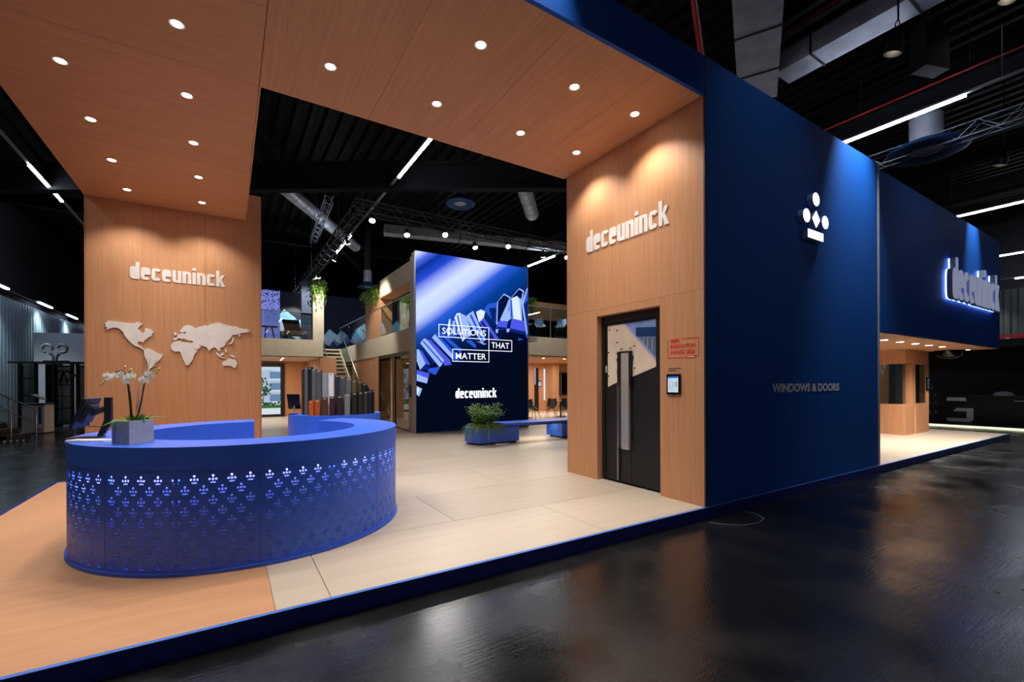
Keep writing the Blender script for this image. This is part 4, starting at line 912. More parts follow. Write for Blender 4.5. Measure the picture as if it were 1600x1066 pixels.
for x0, x1 in ((-2.4, -.6), (-.58, 1.2), (1.22, 3.0)):
    b = MB(); b.box(x0, x1, 20.46, 20.472, 3.432, 4.54); b.build('glass_pane', M['glass'], gl)
b = MB(); b.box(-2.4, 3.01, 20.45, 20.485, 4.54, 4.57); b.build('handrail', M['steel'], gl)
bs = root('light_backdrop', 'glowing lilac backdrop with dark hanging leaves on the left balcony', 'backdrop', (1.3, 22.6, 3.43))
b = MB(); b.box(-.8, 1.98, 22.6, 22.65, 3.43, 5.75); b.build('backlit_sheet', emis('lilac_backlight', (138, 148, 238), .75), bs)
rn = random.Random(11); b = MB()
for k in range(420):
    xx = rn.uniform(-.75, 1.95); zz = 5.75-abs(rn.gauss(0, .42)); 
    if zz < 4.5: continue
    a = rn.uniform(0, PI); r = rn.uniform(.03, .06); b.add([(xx+r*math.cos(a), 22.56, zz+r*math.sin(a)), (xx-.4*r*math.sin(a), 22.55, zz+.4*r*math.cos(a)), (xx-r*math.cos(a), 22.56, zz-r*math.sin(a)), (xx+.4*r*math.sin(a), 22.57, zz-.4*r*math.cos(a))], [(0, 1, 2, 3)])
tag(b.build('leaf_silhouettes', mat('ink_leaf', (16, 22, 90), .6), bs), kind='stuff')
# picture screen of the apartment house
dw = root('display_screen', 'tall black framed screen showing a white apartment house and tree', 'screen', (1.6, 24.78, 0))
b = MB(); 
for a in ((.9, 1.05), (2.18, 2.36)): b.box(a[0], a[1], 24.68, 24.78, .02, 2.6)
b.box(1.05, 2.18, 24.68, 24.78, 2.42, 2.6); b.box(1.05, 2.18, 24.68, 24.78, .02, .12); b.build('frame', M['black'], dw)
b = MB(); b.box(1.05, 2.18, 24.74, 24.76, .12, 2.42); ps = b.build('picture_sky', emis('pic_sky', (206, 222, 240), .9), dw)
def pic(name, c, s_, P, d):
    b = MB(); b.prism(P, (0, 24.74, 0), X, Z, -Y, d, d+.001); b.build(name, emis('pic_'+name, c, s_), ps)
def pr4(x0, x1, z0, z1): return [(x0, z0), (x1, z0), (x1, z1), (x0, z1)]
pic('picture_house', (190, 204, 226), .85, [(1.05, .5), (2.18, .5), (2.18, 2.1), (1.72, 2.3), (1.05, 2.2)], .002)
for z0 in (.75, 1.3, 1.85):
    pic('picture_balcony', (112, 150, 190), .8, pr4(1.72, 2.18, z0, z0+.34), .004); pic('picture_slab', (222, 232, 244), .9, pr4(1.66, 2.18, z0-.07, z0), .005)
pic('picture_lawn', (70, 140, 60), .6, pr4(1.05, 2.18, .42, .58), .006); pic('picture_path', (226, 234, 240), .9, pr4(1.05, 2.18, .12, .42), .006)
b = MB(); rn = random.Random(5)
for k in range(60): b.sphere((1.45+rn.gauss(0, .12), 24.728, 1.35+rn.gauss(0, .22)), rn.uniform(.03, .06), 6, 4, (1, .05, 1))
for k in range(26): b.sphere((rn.uniform(1.08, 2.15), 24.728, .6+rn.uniform(-.04, .1)), rn.uniform(.04, .07), 6, 4, (1, .05, 1))
tag(b.build('picture_tree', emis('pic_tree', (70, 110, 80), .5), ps), kind='stuff')
b = MB(); b.box(1.44, 1.46, 24.727, 24.729, .55, 1.2); b.build('picture_trunk', emis('pic_trunk', (90, 90, 80), .5), ps)
lamp('left_room_lamp', 'AREA', (1.4, 22.6, 2.66), (0, 0, -1), 60, (1, .9, .78), lb, size=1.6)

# ================================================================== right balcony block
rb = root('wall_right_block', 'grey fronted balcony block with cafe seating right of the video wall', 'building', (14, 18, 0), kind='structure')
def rbox(name, m, *a):
    b = MB(); b.box(*a); return b.build(name, M[m] if isinstance(m, str) else m, rb)
rbox('fascia', 'cream', 9.38, 20.0, 15.2, 15.35, 2.75, 3.5); rbox('balcony_floor', 'cream', 10.2, 20, 15.35, 26, 3.2, 3.42); rbox('room_soffit', 'wood_x', 9.9, 20, 15.35, 21.0, 2.70, 2.75)
rbox('back_wall', 'wood_z', 9.9, 20, 21.0, 21.1, 0, 2.72); rbox('upper_beam', 'wood_x', 10.4, 20, 19.5, 19.9, 5.0, 5.9); rbox('side_return', 'wood_z', 15.5, 15.95, 20.3, 21.0, 0, 2.72)
gq = root('glass_balustrade', 'glass balustrade with steel rail on the balcony right of the video wall', 'balustrade', (13, 15.25, 3.5))
for i in range(5):
    b = MB(); b.box(9.45+i*2.1, 11.53+i*2.1, 15.26, 15.272, 3.5, 4.75); b.build('glass_pane', M['glass'], gq)
    b = MB(); b.box(11.535+i*2.1, 11.56+i*2.1, 15.25, 15.285, 3.5, 4.75); b.build('post', M['steel'], gq)
b = MB(); b.box(9.42, 20, 15.25, 15.285, 4.75, 4.79); b.build('handrail', M['steel'], gq)
for i, x in enumerate((10.9, 12.0, 13.2, 14.6, 16.2)):
    downlight(x, 16.4, 2.70, 'small ceiling spot over the cafe tables, %s from the video wall' % ORD[i], 'spots over the cafe tables', 40, .06, 130)
lamp('cafe_lamp', 'AREA', (14, 18.4, 2.66), (0, 0, -1), 150, (1, .88, .74), rb, size=3.0)
lamp('upper_right_lamp', 'AREA', (12.0, 17.6, 5.6), (0, -.3, -1), 110, (.9, .95, 1), rb, size=1.5)
dd = root('door_3', 'narrow black door strip in the cafe back wall', 'door', (14.9, 21, 0), kind='structure')
b = MB(); b.box(14.72, 14.98, 20.94, 20.99, .05, 2.45); b.build('door_leaf', M['black'], dd); b = MB(); b.box(14.70, 14.74, 20.9, 20.94, 1.5, 2.45); b.build('lit_edge', emis('door_edge', (190, 200, 240), .8), dd)
b = MB(); b.box(15.38, 15.46, 20.97, 20.995, .6, 2.4); thing(b, 'light_slot', emis('slot_white', (235, 240, 250), 1.0), 'slim vertical white light slot in the cafe wall', 'light')
tablet('wall_tablet', 'small framed tablet on the cafe wall beside the light slot', 15.08, 21.0, 1.55, .22, .34, X, -Y, scr)
wn = root('window_1', 'black framed window in the cafe back wall', 'window', (16.6, 21, .9), kind='structure')
b = MB()
for a in ((16.12, 16.24, .88, 2.2), (16.98, 17.1, .88, 2.2), (16.24, 16.98, .88, .98), (16.24, 16.98, 2.1, 2.2)): b.box(a[0], a[1], 20.9, 20.99, a[2], a[3])
b.build('window_frame', M['black'], wn); b = MB(); b.box(16.24, 16.98, 20.93, 20.94, .98, 2.1); b.build('pane', M['smoke'], wn); b = MB(); b.box(16.52, 16.6, 20.88, 20.96, .85, 2.25); b.build('mullion', M['grey'], wn)

# ------------------------------------------------------------------ shell chairs and tables
def shell_chair(label, loc, rz, m, group, seat=.46, bar_=False):
    t = root('shell_chair', label, 'chair', (0, 0, 0), group=group)
    nu, nv = 9, 12; vs = []; fs = []
    for j in range(nv+1):
        s_ = j/nv
        if s_ < .5: q = s_/.5; yb = -.22+.40*q; zb = seat+.02-.03*math.sin(PI*q); hw = .20+.03*q
        else: q = (s_-.5)/.5; yb = .18+.12*q+.03*math.sin(PI*q*.5); zb = seat+.0+.40*q**.9; hw = .235-.05*q*q
        for i in range(nu+1):
            f = -1+2*i/nu; up_ = (.14 if s_ > .3 else .03)*abs(f)**2.4*(1.0 if s_ < .7 else .25); vs.append((f*hw, yb-(abs(f)**2)*.13*max(0, s_-.45)*2, zb+up_))
    m0 = len(vs); vs += [(a, b+.012, c-.012) for a, b, c in vs]
    for j in range(nv):
        for i in range(nu):
            a = j*(nu+1)+i; fs += [(a, a+1, a+nu+2, a+nu+1), (m0+a+nu+1, m0+a+nu+2, m0+a+1, m0+a)]
    per = [i for i in range(nu+1)]+[j*(nu+1)+nu for j in range(1, nv+1)]+[nv*(nu+1)+i for i in range(nu-1, -1, -1)]+[j*(nu+1) for j in range(nv-1, 0, -1)]
    for k in range(len(per)): a, b_2 = per[k], per[(k+1) % len(per)]; fs.append((a, b_2, m0+b_2, m0+a))
    b = MB(); b.add(vs, fs); b.build('seat_shell', m, t, 60)
    for sx in (-1, 1):
        for sy in (-1, 1):
            b = MB(); b.cyl((sx*.13, sy*.12, seat-.02), (sx*.24, sy*.24, 0), .013, .010, 8); b.build('leg', M['black'], t, 50)
    b = MB(); b.bar((-.15, 0, seat-.03), (.15, 0, seat-.03), .03, .02); b.bar((0, -.14, seat-.03), (0, .14, seat-.03), .03, .02); b.build('seat_brace', M['black'], t)
    if bar_:
        b = MB()
        for sx, sy, ex, ey in ((-1, -1, 1, -1), (1, -1, 1, 1), (1, 1, -1, 1), (-1, 1, -1, -1)): b.cyl((sx*.2, sy*.2, .26), (ex*.2, ey*.2, .26), .008, n=6)
        b.build('footrest', M['black'], t)
    t.location = loc; t.rotation_euler = (0, 0, rz)
    return t
def table(label, loc, group, h=.74, r=.38):
    t = root('cafe_table', label, 'table', loc, group=group); x, y_, z = loc
    b = MB(); b.lathe((x, y_, z), [(.001, h-.025), (r-.01, h-.025), (r, h-.012), (r, h), (.001, h)], 24); b.build('table_top', M['graphite'], t, 40)
    b = MB(); b.cyl((x, y_, z+.02), (x, y_, z+h-.025), .035, n=10); b.build('column', M['black'], t, 50)
    b = MB(); b.lathe((x, y_, z), [(.001, 0), (.26, 0), (.26, .01), (.05, .025), (.001, .025)], 20); b.build('foot', M['black'], t, 40)
cg = mat('shell_charcoal', (54, 58, 64), .55); cbk = mat('shell_black', (22, 23, 25), .5); cbr = mat('shell_brown', (62, 52, 44), .55)
gC = 'cafe chairs'
shell_chair('charcoal shell chair nearest the video wall in the cafe', (11.35, 16.25, 0), math.radians(25), cg, gC)
shell_chair('brown black shell chair at the middle of the cafe, turned sideways', (12.55, 16.55, 0), math.radians(-50), cbr, gC)
shell_chair('charcoal shell chair at the cafe end beside the oak tower', (12.95, 15.9, 0), math.radians(-20), cg, gC)
shell_chair('black shell chair behind the first cafe table', (11.35, 17.75, 0), math.radians(170), cbk, gC)
shell_chair('black shell chair behind the second cafe table', (13.75, 17.3, 0), math.radians(200), cbk, gC)
table('round dark cafe table nearest the video wall', (11.55, 17.05, 0), 'cafe tables'); table('round dark cafe table beside the oak tower', (13.25, 16.75, 0), 'cafe tables')
shell_chair('grey shell chair standing alone before the wood pier by the glass door', (4.62, 19.4, 0), math.radians(-60), cg, 'chairs by the glass door'); shell_chair('grey shell chair half hidden behind the profile samples by the stair foot', (4.45, 20.1, 0), math.radians(150), cg, 'chairs by the glass door')
cb1 = mat('shell_blue', (60, 104, 190), .5); cb2 = mat('shell_pale', (150, 168, 196), .5)
for i, (x, y_, mm, lab) in enumerate(((11.0, 16.3, cb1, 'tall blue bar chair on the right balcony next to the video wall'), (12.0, 16.6, cb2, 'tall pale bar chair in the middle of the right balcony'), (12.9, 16.3, cb2, 'tall pale bar chair on the right balcony close to the oak tower'))):
    shell_chair(lab, (x, y_, 3.42), math.radians(40-50*i), mm, 'bar chairs on the right balcony', .72, True)
for i, (x, y_) in enumerate(((5.8, 15.1), (5.75, 16.3), (6.3, 17.3))):
    shell_chair('grey shell chair on the side balcony, %s behind the glass from the video wall' % ORD[i], (x, y_, 3.4), math.radians(60*i-30), cg, 'chairs on the side balcony')
ac = root('lounge_chair', 'cream and black lounge chair on the balcony behind the reception', 'armchair', (2.4, 22.0, 3.42))
b = MB(); b.box(2.05, 2.8, 21.7, 22.3, 3.72, 3.92); b.build('seat', M['cream'], ac); b = MB(); b.obox((2.42, 22.25, 4.2), (.34, 0, 0), (0, .05, .02), (-.05, .06, .24)); b.build('backrest', M['black'], ac)
for sx in (2.1, 2.75):
    for sy in (21.75, 22.25): b = MB(); b.cyl((sx, sy, 3.42), (sx, sy, 3.72), .018, n=8); b.build('leg', M['black'], ac)
hs = root('high_table', 'dark high table in front of the lilac backdrop', 'table', (1.3, 22.1, 3.42))
b = MB(); b.box(.9, 1.85, 21.95, 22.3, 4.05, 4.1); b.build('table_top', M['black'], hs)
for p0, p1 in (((1.0, 22.1), (1.12, 22.1)), ((1.75, 22.1), (1.62, 22.1)), ((1.35, 22.1), (1.4, 22.1))): b = MB(); b.cyl((p1[0], p1[1], 4.05), (p0[0], p0[1], 3.42), .03, .02, 8); b.build('leg', M['black'], hs)

# ================================================================== planter bench
pb = root('planter_bench', 'blue bench slab with a built in planter block', 'bench', (6.5, 10.5, 0))
b = MB(); b.prism([(5.32, 10.42), (5.45, 10.18), (6.62, 10.18), (6.66, 10.22), (6.66, 10.95), (5.45, 10.95), (5.32, 10.8)], (0, 0, 0), X, Y, Z, .05, .43); b.build('planter_block', M['blue'], pb)
b = MB(); b.box(5.5, 6.58, 10.24, 10.9, 0, .05); b.build('plinth', M['black'], pb)
b = MB(); b.box(8.12, 9.3, 10.2, 10.95, .05, .43); b.build('bench_block', M['blue'], pb); b = MB(); b.box(8.2, 9.24, 10.28, 10.9, 0, .05); b.build('plinth', M['black'], pb)
b = MB(); b.box(6.05, 9.4, 10.22, 10.92, .455, .52); b.build('bench_slab', M['blue'], pb); b = MB(); b.box(6.15, 9.3, 10.28, 10.86, .43, .455); b.build('slab_frame', M['graphite'], pb)
b = MB(); b.box(6.72, 8.06, 10.5, 10.64, .415, .43); b.build('under_light', emis('bench_led', (255, 240, 206), 9), pb)
b = MB(); b.box(5.52, 6.0, 10.28, 10.86, .43, .44); b.build('soil', M['moss'], pb)
b = MB(); b.obox((6.05, 10.09, .012), (.19, 0, 0), (0, .05, 0), (0, 0, .012)); thing(b, 'floor_card', M['white'], 'small white card lying on the floor before the planter bench', 'card')
bp = root('potted_shrub', 'bushy green plant with white flowers and trailing grass in the bench planter', 'plant', (5.75, 10.55, .43))
rn = random.Random(21); b = MB(); cc = Vector((5.78, 10.52, .44)); fl_ = MB(); gs = MB(); sm = MB()
for k in range(46):
    a = rn.uniform(0, 2*PI); r = .44*math.sqrt(rn.random()); h = rn.uniform(.30, .60); e = cc+Vector((r*math.cos(a)*1.15, r*math.sin(a)*.9, h)); s0_ = cc+Vector((r*.35*math.cos(a), r*.3*math.sin(a), 0))
    sm.tube([s0_, (s0_+e)/2+Vector((0, 0, .05)), e], [.006, .005, .003], 5)
    for q in range(30):
        t = rn.uniform(.25, 1.05); p = s0_.lerp(e, t)+Vector((rn.gauss(0, .05), rn.gauss(0, .05), rn.gauss(0, .04))); a2 = rn.uniform(0, 2*PI)
        leaf(b, p, (math.cos(a2), math.sin(a2), rn.uniform(-.2, .6)), rn.uniform(.05, .10), .014, rn.uniform(0, .05))
    if rn.random() < .4:
        for q in range(3): fl_.sphere(e+Vector((rn.gauss(0, .03), rn.gauss(0, .03), rn.uniform(0, .05))), .014, 6, 4)
for k in range(170):
    a = rn.uniform(PI*.75, PI*2.1); p = cc+Vector((.2*math.cos(a), .18*math.sin(a), .05)); L = rn.uniform(.3, .62); leaf(gs, p, (math.cos(a), math.sin(a), .35), L, .008, L*rn.uniform(.5, 1.1))
for nm, q, m_ in (('foliage', b, 'leaf'), ('trailing_grass', gs, 'leaf_long'), ('flowers', fl_, 'white')): tag(q.build(nm, M[m_], bp), kind='stuff')
sm.build('stems', M['stem'], bp)

# ------------------------------------------------------------------ hanging plants
def hanging(label, x0, x1, y0, y1, ztop, drop, seed, n=220):
    rn = random.Random(seed); t = root('hanging_plant', label, 'plant', ((x0+x1)/2, (y0+y1)/2, ztop))
    b = MB(); b.box(x0, x1, y0, y1, ztop, ztop+.05); b.build('trough', M['graphite'], t); b = MB()
    for k in range(n):
        p = Vector((rn.uniform(x0, x1), rn.uniform(y0, y1), ztop+.05)); L = drop*rn.uniform(.3, 1.0); a = rn.uniform(0, 2*PI); o_ = Vector((math.cos(a), math.sin(a), 0))*.10
        pts = [p, p+o_*.8+Z*.03, p+o_-Z*L*.4, p+o_*1.1-Z*L]
        for i in range(9):
            q = pts[1].lerp(pts[3], i/8)+Vector((rn.gauss(0, .03), rn.gauss(0, .03), 0)); a2 = rn.uniform(0, 2*PI); leaf(b, q, (math.cos(a2), math.sin(a2), -.3), rn.uniform(.06, .12), .018, .05)
    tag(b.build('foliage', M['leaf'], t), kind='stuff')
hanging('green trailing plant hanging from the cream column behind reception', 3.05, 3.45, 20.3, 20.7, 5.9, 1.0, 1, 130)
hanging('green trailing plant hanging from the wood column of the side balcony', 4.95, 5.3, 17.8, 20.0, 5.42, .75, 2, 150)
hanging('green trailing plant hanging over the balcony right of the video wall', 12.9, 13.5, 18.9, 19.4, 5.9, .8, 3, 90)
# ================================================================== linear hall luminaires (run into the hall at z 7.6)
def strip(label, x, y_start, y_end, lit, z=7.6):
    t = root('linear_light', label, 'light', (x, (y_start+y_end)/2, z), group='linear hall lights')
    b = MB(); b.box(x-.035, x+.035, y_start, y_end, z+.03, z+.075); b.build('housing', M['tube_off'], t)
    for a, c in lit:
        b = MB(); b.box(x-.03, x+.03, a, c, z-.025, z+.0299); b.build('lit_tube', M['tube'], t)
    y_ = y_start+.6
    while y_ < y_end:
        b = MB(); b.cyl((x, y_, z+.075), (x, y_, 9.64), .006, n=5); b.build('suspension_wire', M['steel'], t); y_ += 4.4
strip('long linear light left of the reception canopy', -4.58, -10, 40, [(-9.3, -6.4), (-.4, 2.5), (17.45, 20.36), (8.5, 11.4), (26.4, 29.3)])
strip('long linear light over the opening in front of the video wall', 4.23, -10.0, 40, [(-7.9, -5.0), (9.95, 12.87), (18.9, 21.8), (27.4, 31.0)])
strip('long linear light crossing above the tall blue wall', 13.1, -7, 34, [(-6, -3.1), (2.92, 5.8), (17.0, 19.2), (25, 28)])
strip('long linear light crossing above the blue overhang', 22.5, -4, 34, [(2.6, 5.5), (-3.6, -.8), (12, 15)])
strip('farthest linear light beyond the end of the overhang', 31.3, -2, 28, [(3.2, 6.1), (11, 14)])
strip('linear light low over the aisle right of the overhang', 30.5, -2, 12, [(2.6, 5.2)], 6.3)
# ------------------------------------------------------------------ trusses
def truss(label, p0, p1, s_=.29, m='trussblk', tr_=.022, up_=9.65, drops=2, bay=None):
    p0, p1 = Vector(p0), Vector(p1); d = (p1-p0); L = d.length; d.normalize(); sd = d.cross(Z).normalized()
    t = root('lighting_truss', label, 'truss', tuple((p0+p1)/2), group='lighting trusses')
    cor = [sd*(s_/2)*i+Z*(s_/2)*j for i in (-1, 1) for j in (-1, 1)]
    for c in cor:
        b = MB(); b.cyl(p0+c, p1+c, tr_, n=8); b.build('chord', M[m], t, 50)
    b = MB(); n = max(2, int(L/(bay or s_*1.15)))
    for k in range(n):
        a, c = p0+d*(L*k/n), p0+d*(L*(k+1)/n)
        for (q, r) in ((0, 1), (2, 3), (0, 2), (1, 3)):
            if k % 2: q, r = r, q
            b.cyl(a+cor[q], c+cor[r], tr_*.55, n=5)
    tag(b.build('braces', M[m], t), kind='stuff')
    for k in range(drops):
        q = p0+d*(L*(k+.5)/drops); b = MB(); b.cyl(q+Z*s_/2, Vector((q.x, q.y, up_)), .008, n=5); b.build('hoist_chain', M['steel'], t)
    return t
truss('black lighting truss across the front of the video wall', (3.2, 13.95, 6.92), (14.2, 13.95, 6.92), .34)
truss('black lighting truss running away on the left of the opening', (3.45, 14.3, 6.92), (3.45, 33, 6.92), .34, drops=3)
truss('short bright aluminium truss hanging high behind the reception tower', (3.0, 16.6, 8.0), (3.25, 21.8, 8.0), .24, 'alu', .018)
truss('slim aluminium truss above the blue wall end at right', (14.8, -3, 7.45), (14.6, 6.6, 7.45), .3, 'alu', .018)
# ------------------------------------------------------------------ stage spotlights on the truss
def stage(label, p, aim, watts, r=.085, ang=62, tr_z=6.75, blend=.6, snoot=False):
    p = Vector(p); d = (Vector(aim)-p).normalized(); t = root('stage_spotlight', label, 'spotlight', tuple(p), group='stage spotlights')
    b = MB(); b.tube([p-d*.26, p-d*.22, p-d*.12, p-d*.015], [.03, .055, r*.8, r*1.08], 14); b.build('body', M['black'], t, 50)
    b = MB(); b.cyl(p-d*.014, p-d*.002, r, n=18); b.build('lens', M['lens_s'], t)
    if snoot:
        b = MB(); b.tube([p-d*.02, p+d*.16], [r*1.3, r*1.4], 16, cap=False); b.tube([p-d*.02, p+d*.16], [r*1.33, r*1.43], 16, cap=False); b.build('snoot', M['black'], t, 50)
    s_ = d.cross(Z).normalized(); b = MB(); top_ = p-d*.12+Z*.24
    b.tube([p-d*.12+s_*r, p-d*.12+s_*r*1.15+Z*.14, top_+s_*.03, top_-s_*.03, p-d*.12-s_*r*1.15+Z*.14, p-d*.12-s_*r], .009, 6); b.cyl(top_, Vector((top_.x, top_.y, tr_z+.02)), .014, n=6); b.build('yoke', M['trussblk'], t, 50)
    if watts: lamp('stage_lamp', 'SPOT', p+d*.03, d, watts, (1, .965, .9), t, ang, blend, .05)
for i, (x, y_, z, ax, ay) in enumerate(((3.7, 13.75, 6.5, 2.2, 10.5), (4.85, 13.95, 6.32, 4.2, 11.0), (6.1, 13.8, 6.5, 5.0, 9.0), (7.3, 13.95, 6.3, 7.2, 11.5), (8.55, 13.8, 6.5, 7.4, 9.5), (10.1, 13.8, 6.35, 12.45, 16.5), (11.25, 13.8, 6.5, 10, 10.0))):
    stage('warm stage spotlight on the truss before the video wall, %s from the left' % ORD[i], (x, y_, z), (ax, ay, 0), P_STAGE)
for i, (y_, zz) in enumerate(((16.5, 6.5), (19.0, 6.5), (22.5, 6.5), (26, 6.5))):
    stage('white stage spotlight on the receding left truss, %s one' % ORD[i], (3.6, y_, zz), ((5.06, y_+1.2, 3.0), (2.4, y_+1.6, 3.2))[i % 2], P_STAGE*2.0, .07, 70)
# wash lights grazing the blue walls; last two are unseen, added to brighten them
for x, y_, z, ax, ay, az, nm, f, an in ((9.45, 2.95, 7.25, 9.5, 3.55, 5.3, 'tall blue wall', 1.25, 58), (16.65, 3.05, 7.25, 16.7, 3.6, 5.3, 'blue overhang', 1.0, 40), (2.5, 3.28, 6.65, 2.55, 3.55, 5.6, 'blue canopy fascia', .4, 46), (6.4, 2.2, 9.0, 6.6, 3.55, 3.4, 'tall blue wall near the door, added to lift it', .17, 50), (12.6, 2.2, 9.0, 12.4, 3.6, 4.0, 'near end of the overhang, added to lift it', .1, 50)):
    stage('black wash light under the hall roof aimed at the %s' % nm, (x, y_, z), (ax, ay, az), P_WASH*f, .09, an, 9.72, 1.0, True)
# ------------------------------------------------------------------ ducts, pipes, diffusers
def duct(label, p0, p1, wd, ht, seams):
    p0, p1 = Vector(p0), Vector(p1); d = (p1-p0).normalized(); sd = d.cross(Z).normalized(); t = root('air_duct', label, 'duct', tuple((p0+p1)/2))
    b = MB(); b.bar(p0+Z*ht/2, p1+Z*ht/2, wd, ht); b.build('duct_body', M['galv'], t)
    for k in seams:
        q = p0.lerp(p1, k)+Z*ht/2; b = MB(); b.obox(q, d*.018, sd*(wd/2+.02), Z*(ht/2+.02)); b.build('flange', M['graphite'], t)
        b = MB()
        for s_ in (-1, 1): b.cyl(q+sd*(wd/2+.015)*s_, Vector((q.x, q.y, 9.64))+sd*(wd/2+.015)*s_, .006, n=5)
        b.build('hanger', M['steel'], t)
duct('wide galvanised air duct hanging diagonally above the blue wall', (6.6, 3.66, 8.6), (11.2, 6.25, 8.6), .84, .5, (.12, .52, .78))
duct('slim galvanised air duct running out over the aisle', (10.88, 5.5, 8.62), (10.88, -2.0, 8.62), .62, .4, (.1, .32, .55, .8))
duct('flat pale duct crossing behind the video wall spotlights', (5.6, 19.0, 7.9), (16, 16.4, 7.9), .5, .35, (.3, .6, .85))
def rduct(label, pts, r):
    t = root('round_duct', label, 'duct', tuple(pts[len(pts)//2])); b = MB(); b.tube(pts, r, 18); b.build('duct_body', M['galv'], t, 50)
    p0, p1 = Vector(pts[0]), Vector(pts[-1]); b = MB()
    for k in range(1, 12):
        q = p0.lerp(p1, k/12) if len(pts) == 2 else None
        if q is not None:
            d = (p1-p0).normalized(); b.cyl(q-d*.012, q+d*.012, r*1.03, n=18)
    if b.v: tag(b.build('ribs', M['lgrey'], t, 50), kind='stuff')
    b = MB(); m_ = Vector(pts[len(pts)//2]); b.cyl(m_, (m_.x, m_.y, 9.64), .01, n=6); b.build('hanger', M['steel'], t)
rduct('round spiral duct slanting behind the roof beam above the video wall', [(6.9, 11.1, 8.75), (10.4, 14.95, 8.4)], .27)
rduct('round duct with bend tucked under the canopy edge', [(5.55, 11.1, 8.3), (5.75, 11.5, 8.75), (6.1, 12.2, 8.9)], .2)
rduct('long round grey duct receding left of the video wall', [(0.9, 16.5, 8.5), (5.5, 23.5, 8.5)], .24)
def diffuser(label, x, y_, z, r):
    t = root('ceiling_diffuser', label, 'air diffuser', (x, y_, z))
    b = MB(); b.lathe((x, y_, z), [(r*.42, .04), (r*.9, .0), (r, .04), (r*.94, .12), (r*.5, .22), (r*.42, .3)], 32); b.build('dish', mat('diffuser_blue', (40, 72, 120), .45, .3), t, 50)
    b = MB(); b.cyl((x, y_, z+.05), (x, y_, z+.9), r*.4, n=20); b.build('neck', M['galv'], t, 50); b = MB(); b.cyl((x, y_, z+.9), (x, y_, 9.64), r*.3, n=14); b.build('riser', M['graphite'], t, 50)
diffuser('round blue grey air diffuser over the video wall', 6.42, 13.3, 7.38, .47)
diffuser('large round air diffuser over the aisle beyond the blue wall', 14.9, 4.05, 7.35, .82)
diffuser('round air diffuser far behind the balconies', 6.2, 24.0, 6.6, .5)
def pipe(label, pts, r=.045):
    t = root('sprinkler_pipe', label, 'pipe', tuple(pts[0])); b = MB(); b.tube(pts, r, 10); b.build('pipe', M['red'], t, 50)
    for k in range(1, 6):
        q = Vector(pts[0]).lerp(Vector(pts[-1]), k/6); b = MB(); b.cyl(q+Z*r*.9, (q.x, q.y, 9.64), .007, n=5); b.build('hanger', M['steel'], t)
pipe('red sprinkler pipe above the canopy corner', [(6.2, 4.62, 8.8), (8.9, 6.2, 8.8)], .07)
pipe('thin red sprinkler pipe beside the wide duct', [(10.36, 5.5, 9.25), (10.36, -3, 9.25)], .025)
pipe('long thin red sprinkler pipe along the wide roof beam', [(13.75, 9, 8.45), (13.75, -3, 8.45)], .025)
pipe('short red sprinkler pipe seen over the video wall', [(6.4, 12.0, 9.3), (9.6, 12.4, 9.3)], .03)
b = MB(); b.obox((12.0, 3.2, 8.3), (.28, -.1, 0), (.05, .14, 0), (0, 0, .45)); o = thing(b, 'hanging_speaker', M['hallblack'], 'black box loudspeaker hanging from the hall roof beside the slim duct', 'loudspeaker')
b = MB(); b.cyl((12.0, 3.2, 8.75), (12.0, 3.2, 9.64), .02, n=6); b.build('bracket', M['steel'], None).parent = o
# ================================================================== right: display pillar under the overhang
dp = root('display_pillar', 'oak display pillar with black glazed niches under the blue overhang', 'pillar', (18, 5.4, 0))
def dbox(name, m, *a):
    b = MB(); b.box(*a); return b.build(name, M[m] if isinstance(m, str) else m, dp)
PX0, PX1, PY0, PY1 = 17.05, 19.0, 5.12, 6.0
dbox('base', 'wood_z', PX0, 17.78, PY0, PY1, 0, .92); dbox('base', 'wood_z', 17.86, PX1, PY0, PY1, 0, .92); dbox('head', 'wood_z', PX0, PX1, PY0, PY1, 2.14, 2.555)
dbox('mullion', 'wood_z', 17.55, 17.86, PY0, PY1, .92, 2.14); dbox('end_post', 'wood_z', 18.72, PX1, PY0, PY1, .92, 2.14); dbox('back', 'black', PX0, PX1, PY1-.05, PY1, .92, 2.14)
dbox('niche_lining', 'black', PX0+.04, 17.55, PY0+.25, PY1-.05, .925, 2.135); dbox('niche_lining', 'black', 17.86, 18.72, PY0+.15, PY1-.05, .925, 2.135)
dbox('light_slit', 'slit', 17.785, 17.855, PY0+.03, PY0+.05, .02, .9)
dbox('window_profile', 'grey', 17.9, 17.94, PY0+.08, PY0+.14, 1.1, 1.95); dbox('window_profile', 'graphite', 17.15, 17.25, PY0+.12, PY0+.2, .93, 2.12)
dbox('niche_glass', 'glass', 17.862, 18.718, PY0+.01, PY0+.018, .925, 2.135)
b = MB(); b.box(PX0-.0, PX0+.008, PY0+.0, PY1-.06, .925, 2.135); b.build('niche_glass', M['glass'], dp)
tablet('wall_tablet', 'small black tablet mounted on the end of the oak display pillar', 18.86, PY0, 1.52, .22, .42, X, -Y, emis('tablet_dim', (90, 96, 96), .4))
cm = MB(); cm.lathe((18.9, 4.6, 2.558), [(.001, -.26), (.16, -.24), (.30, -.16), (.36, -.02), (.36, 0)], 20); thing(cm, 'dome_camera', M['blackg'], 'black dome housing under the overhang soffit', 'dome', smooth=40)
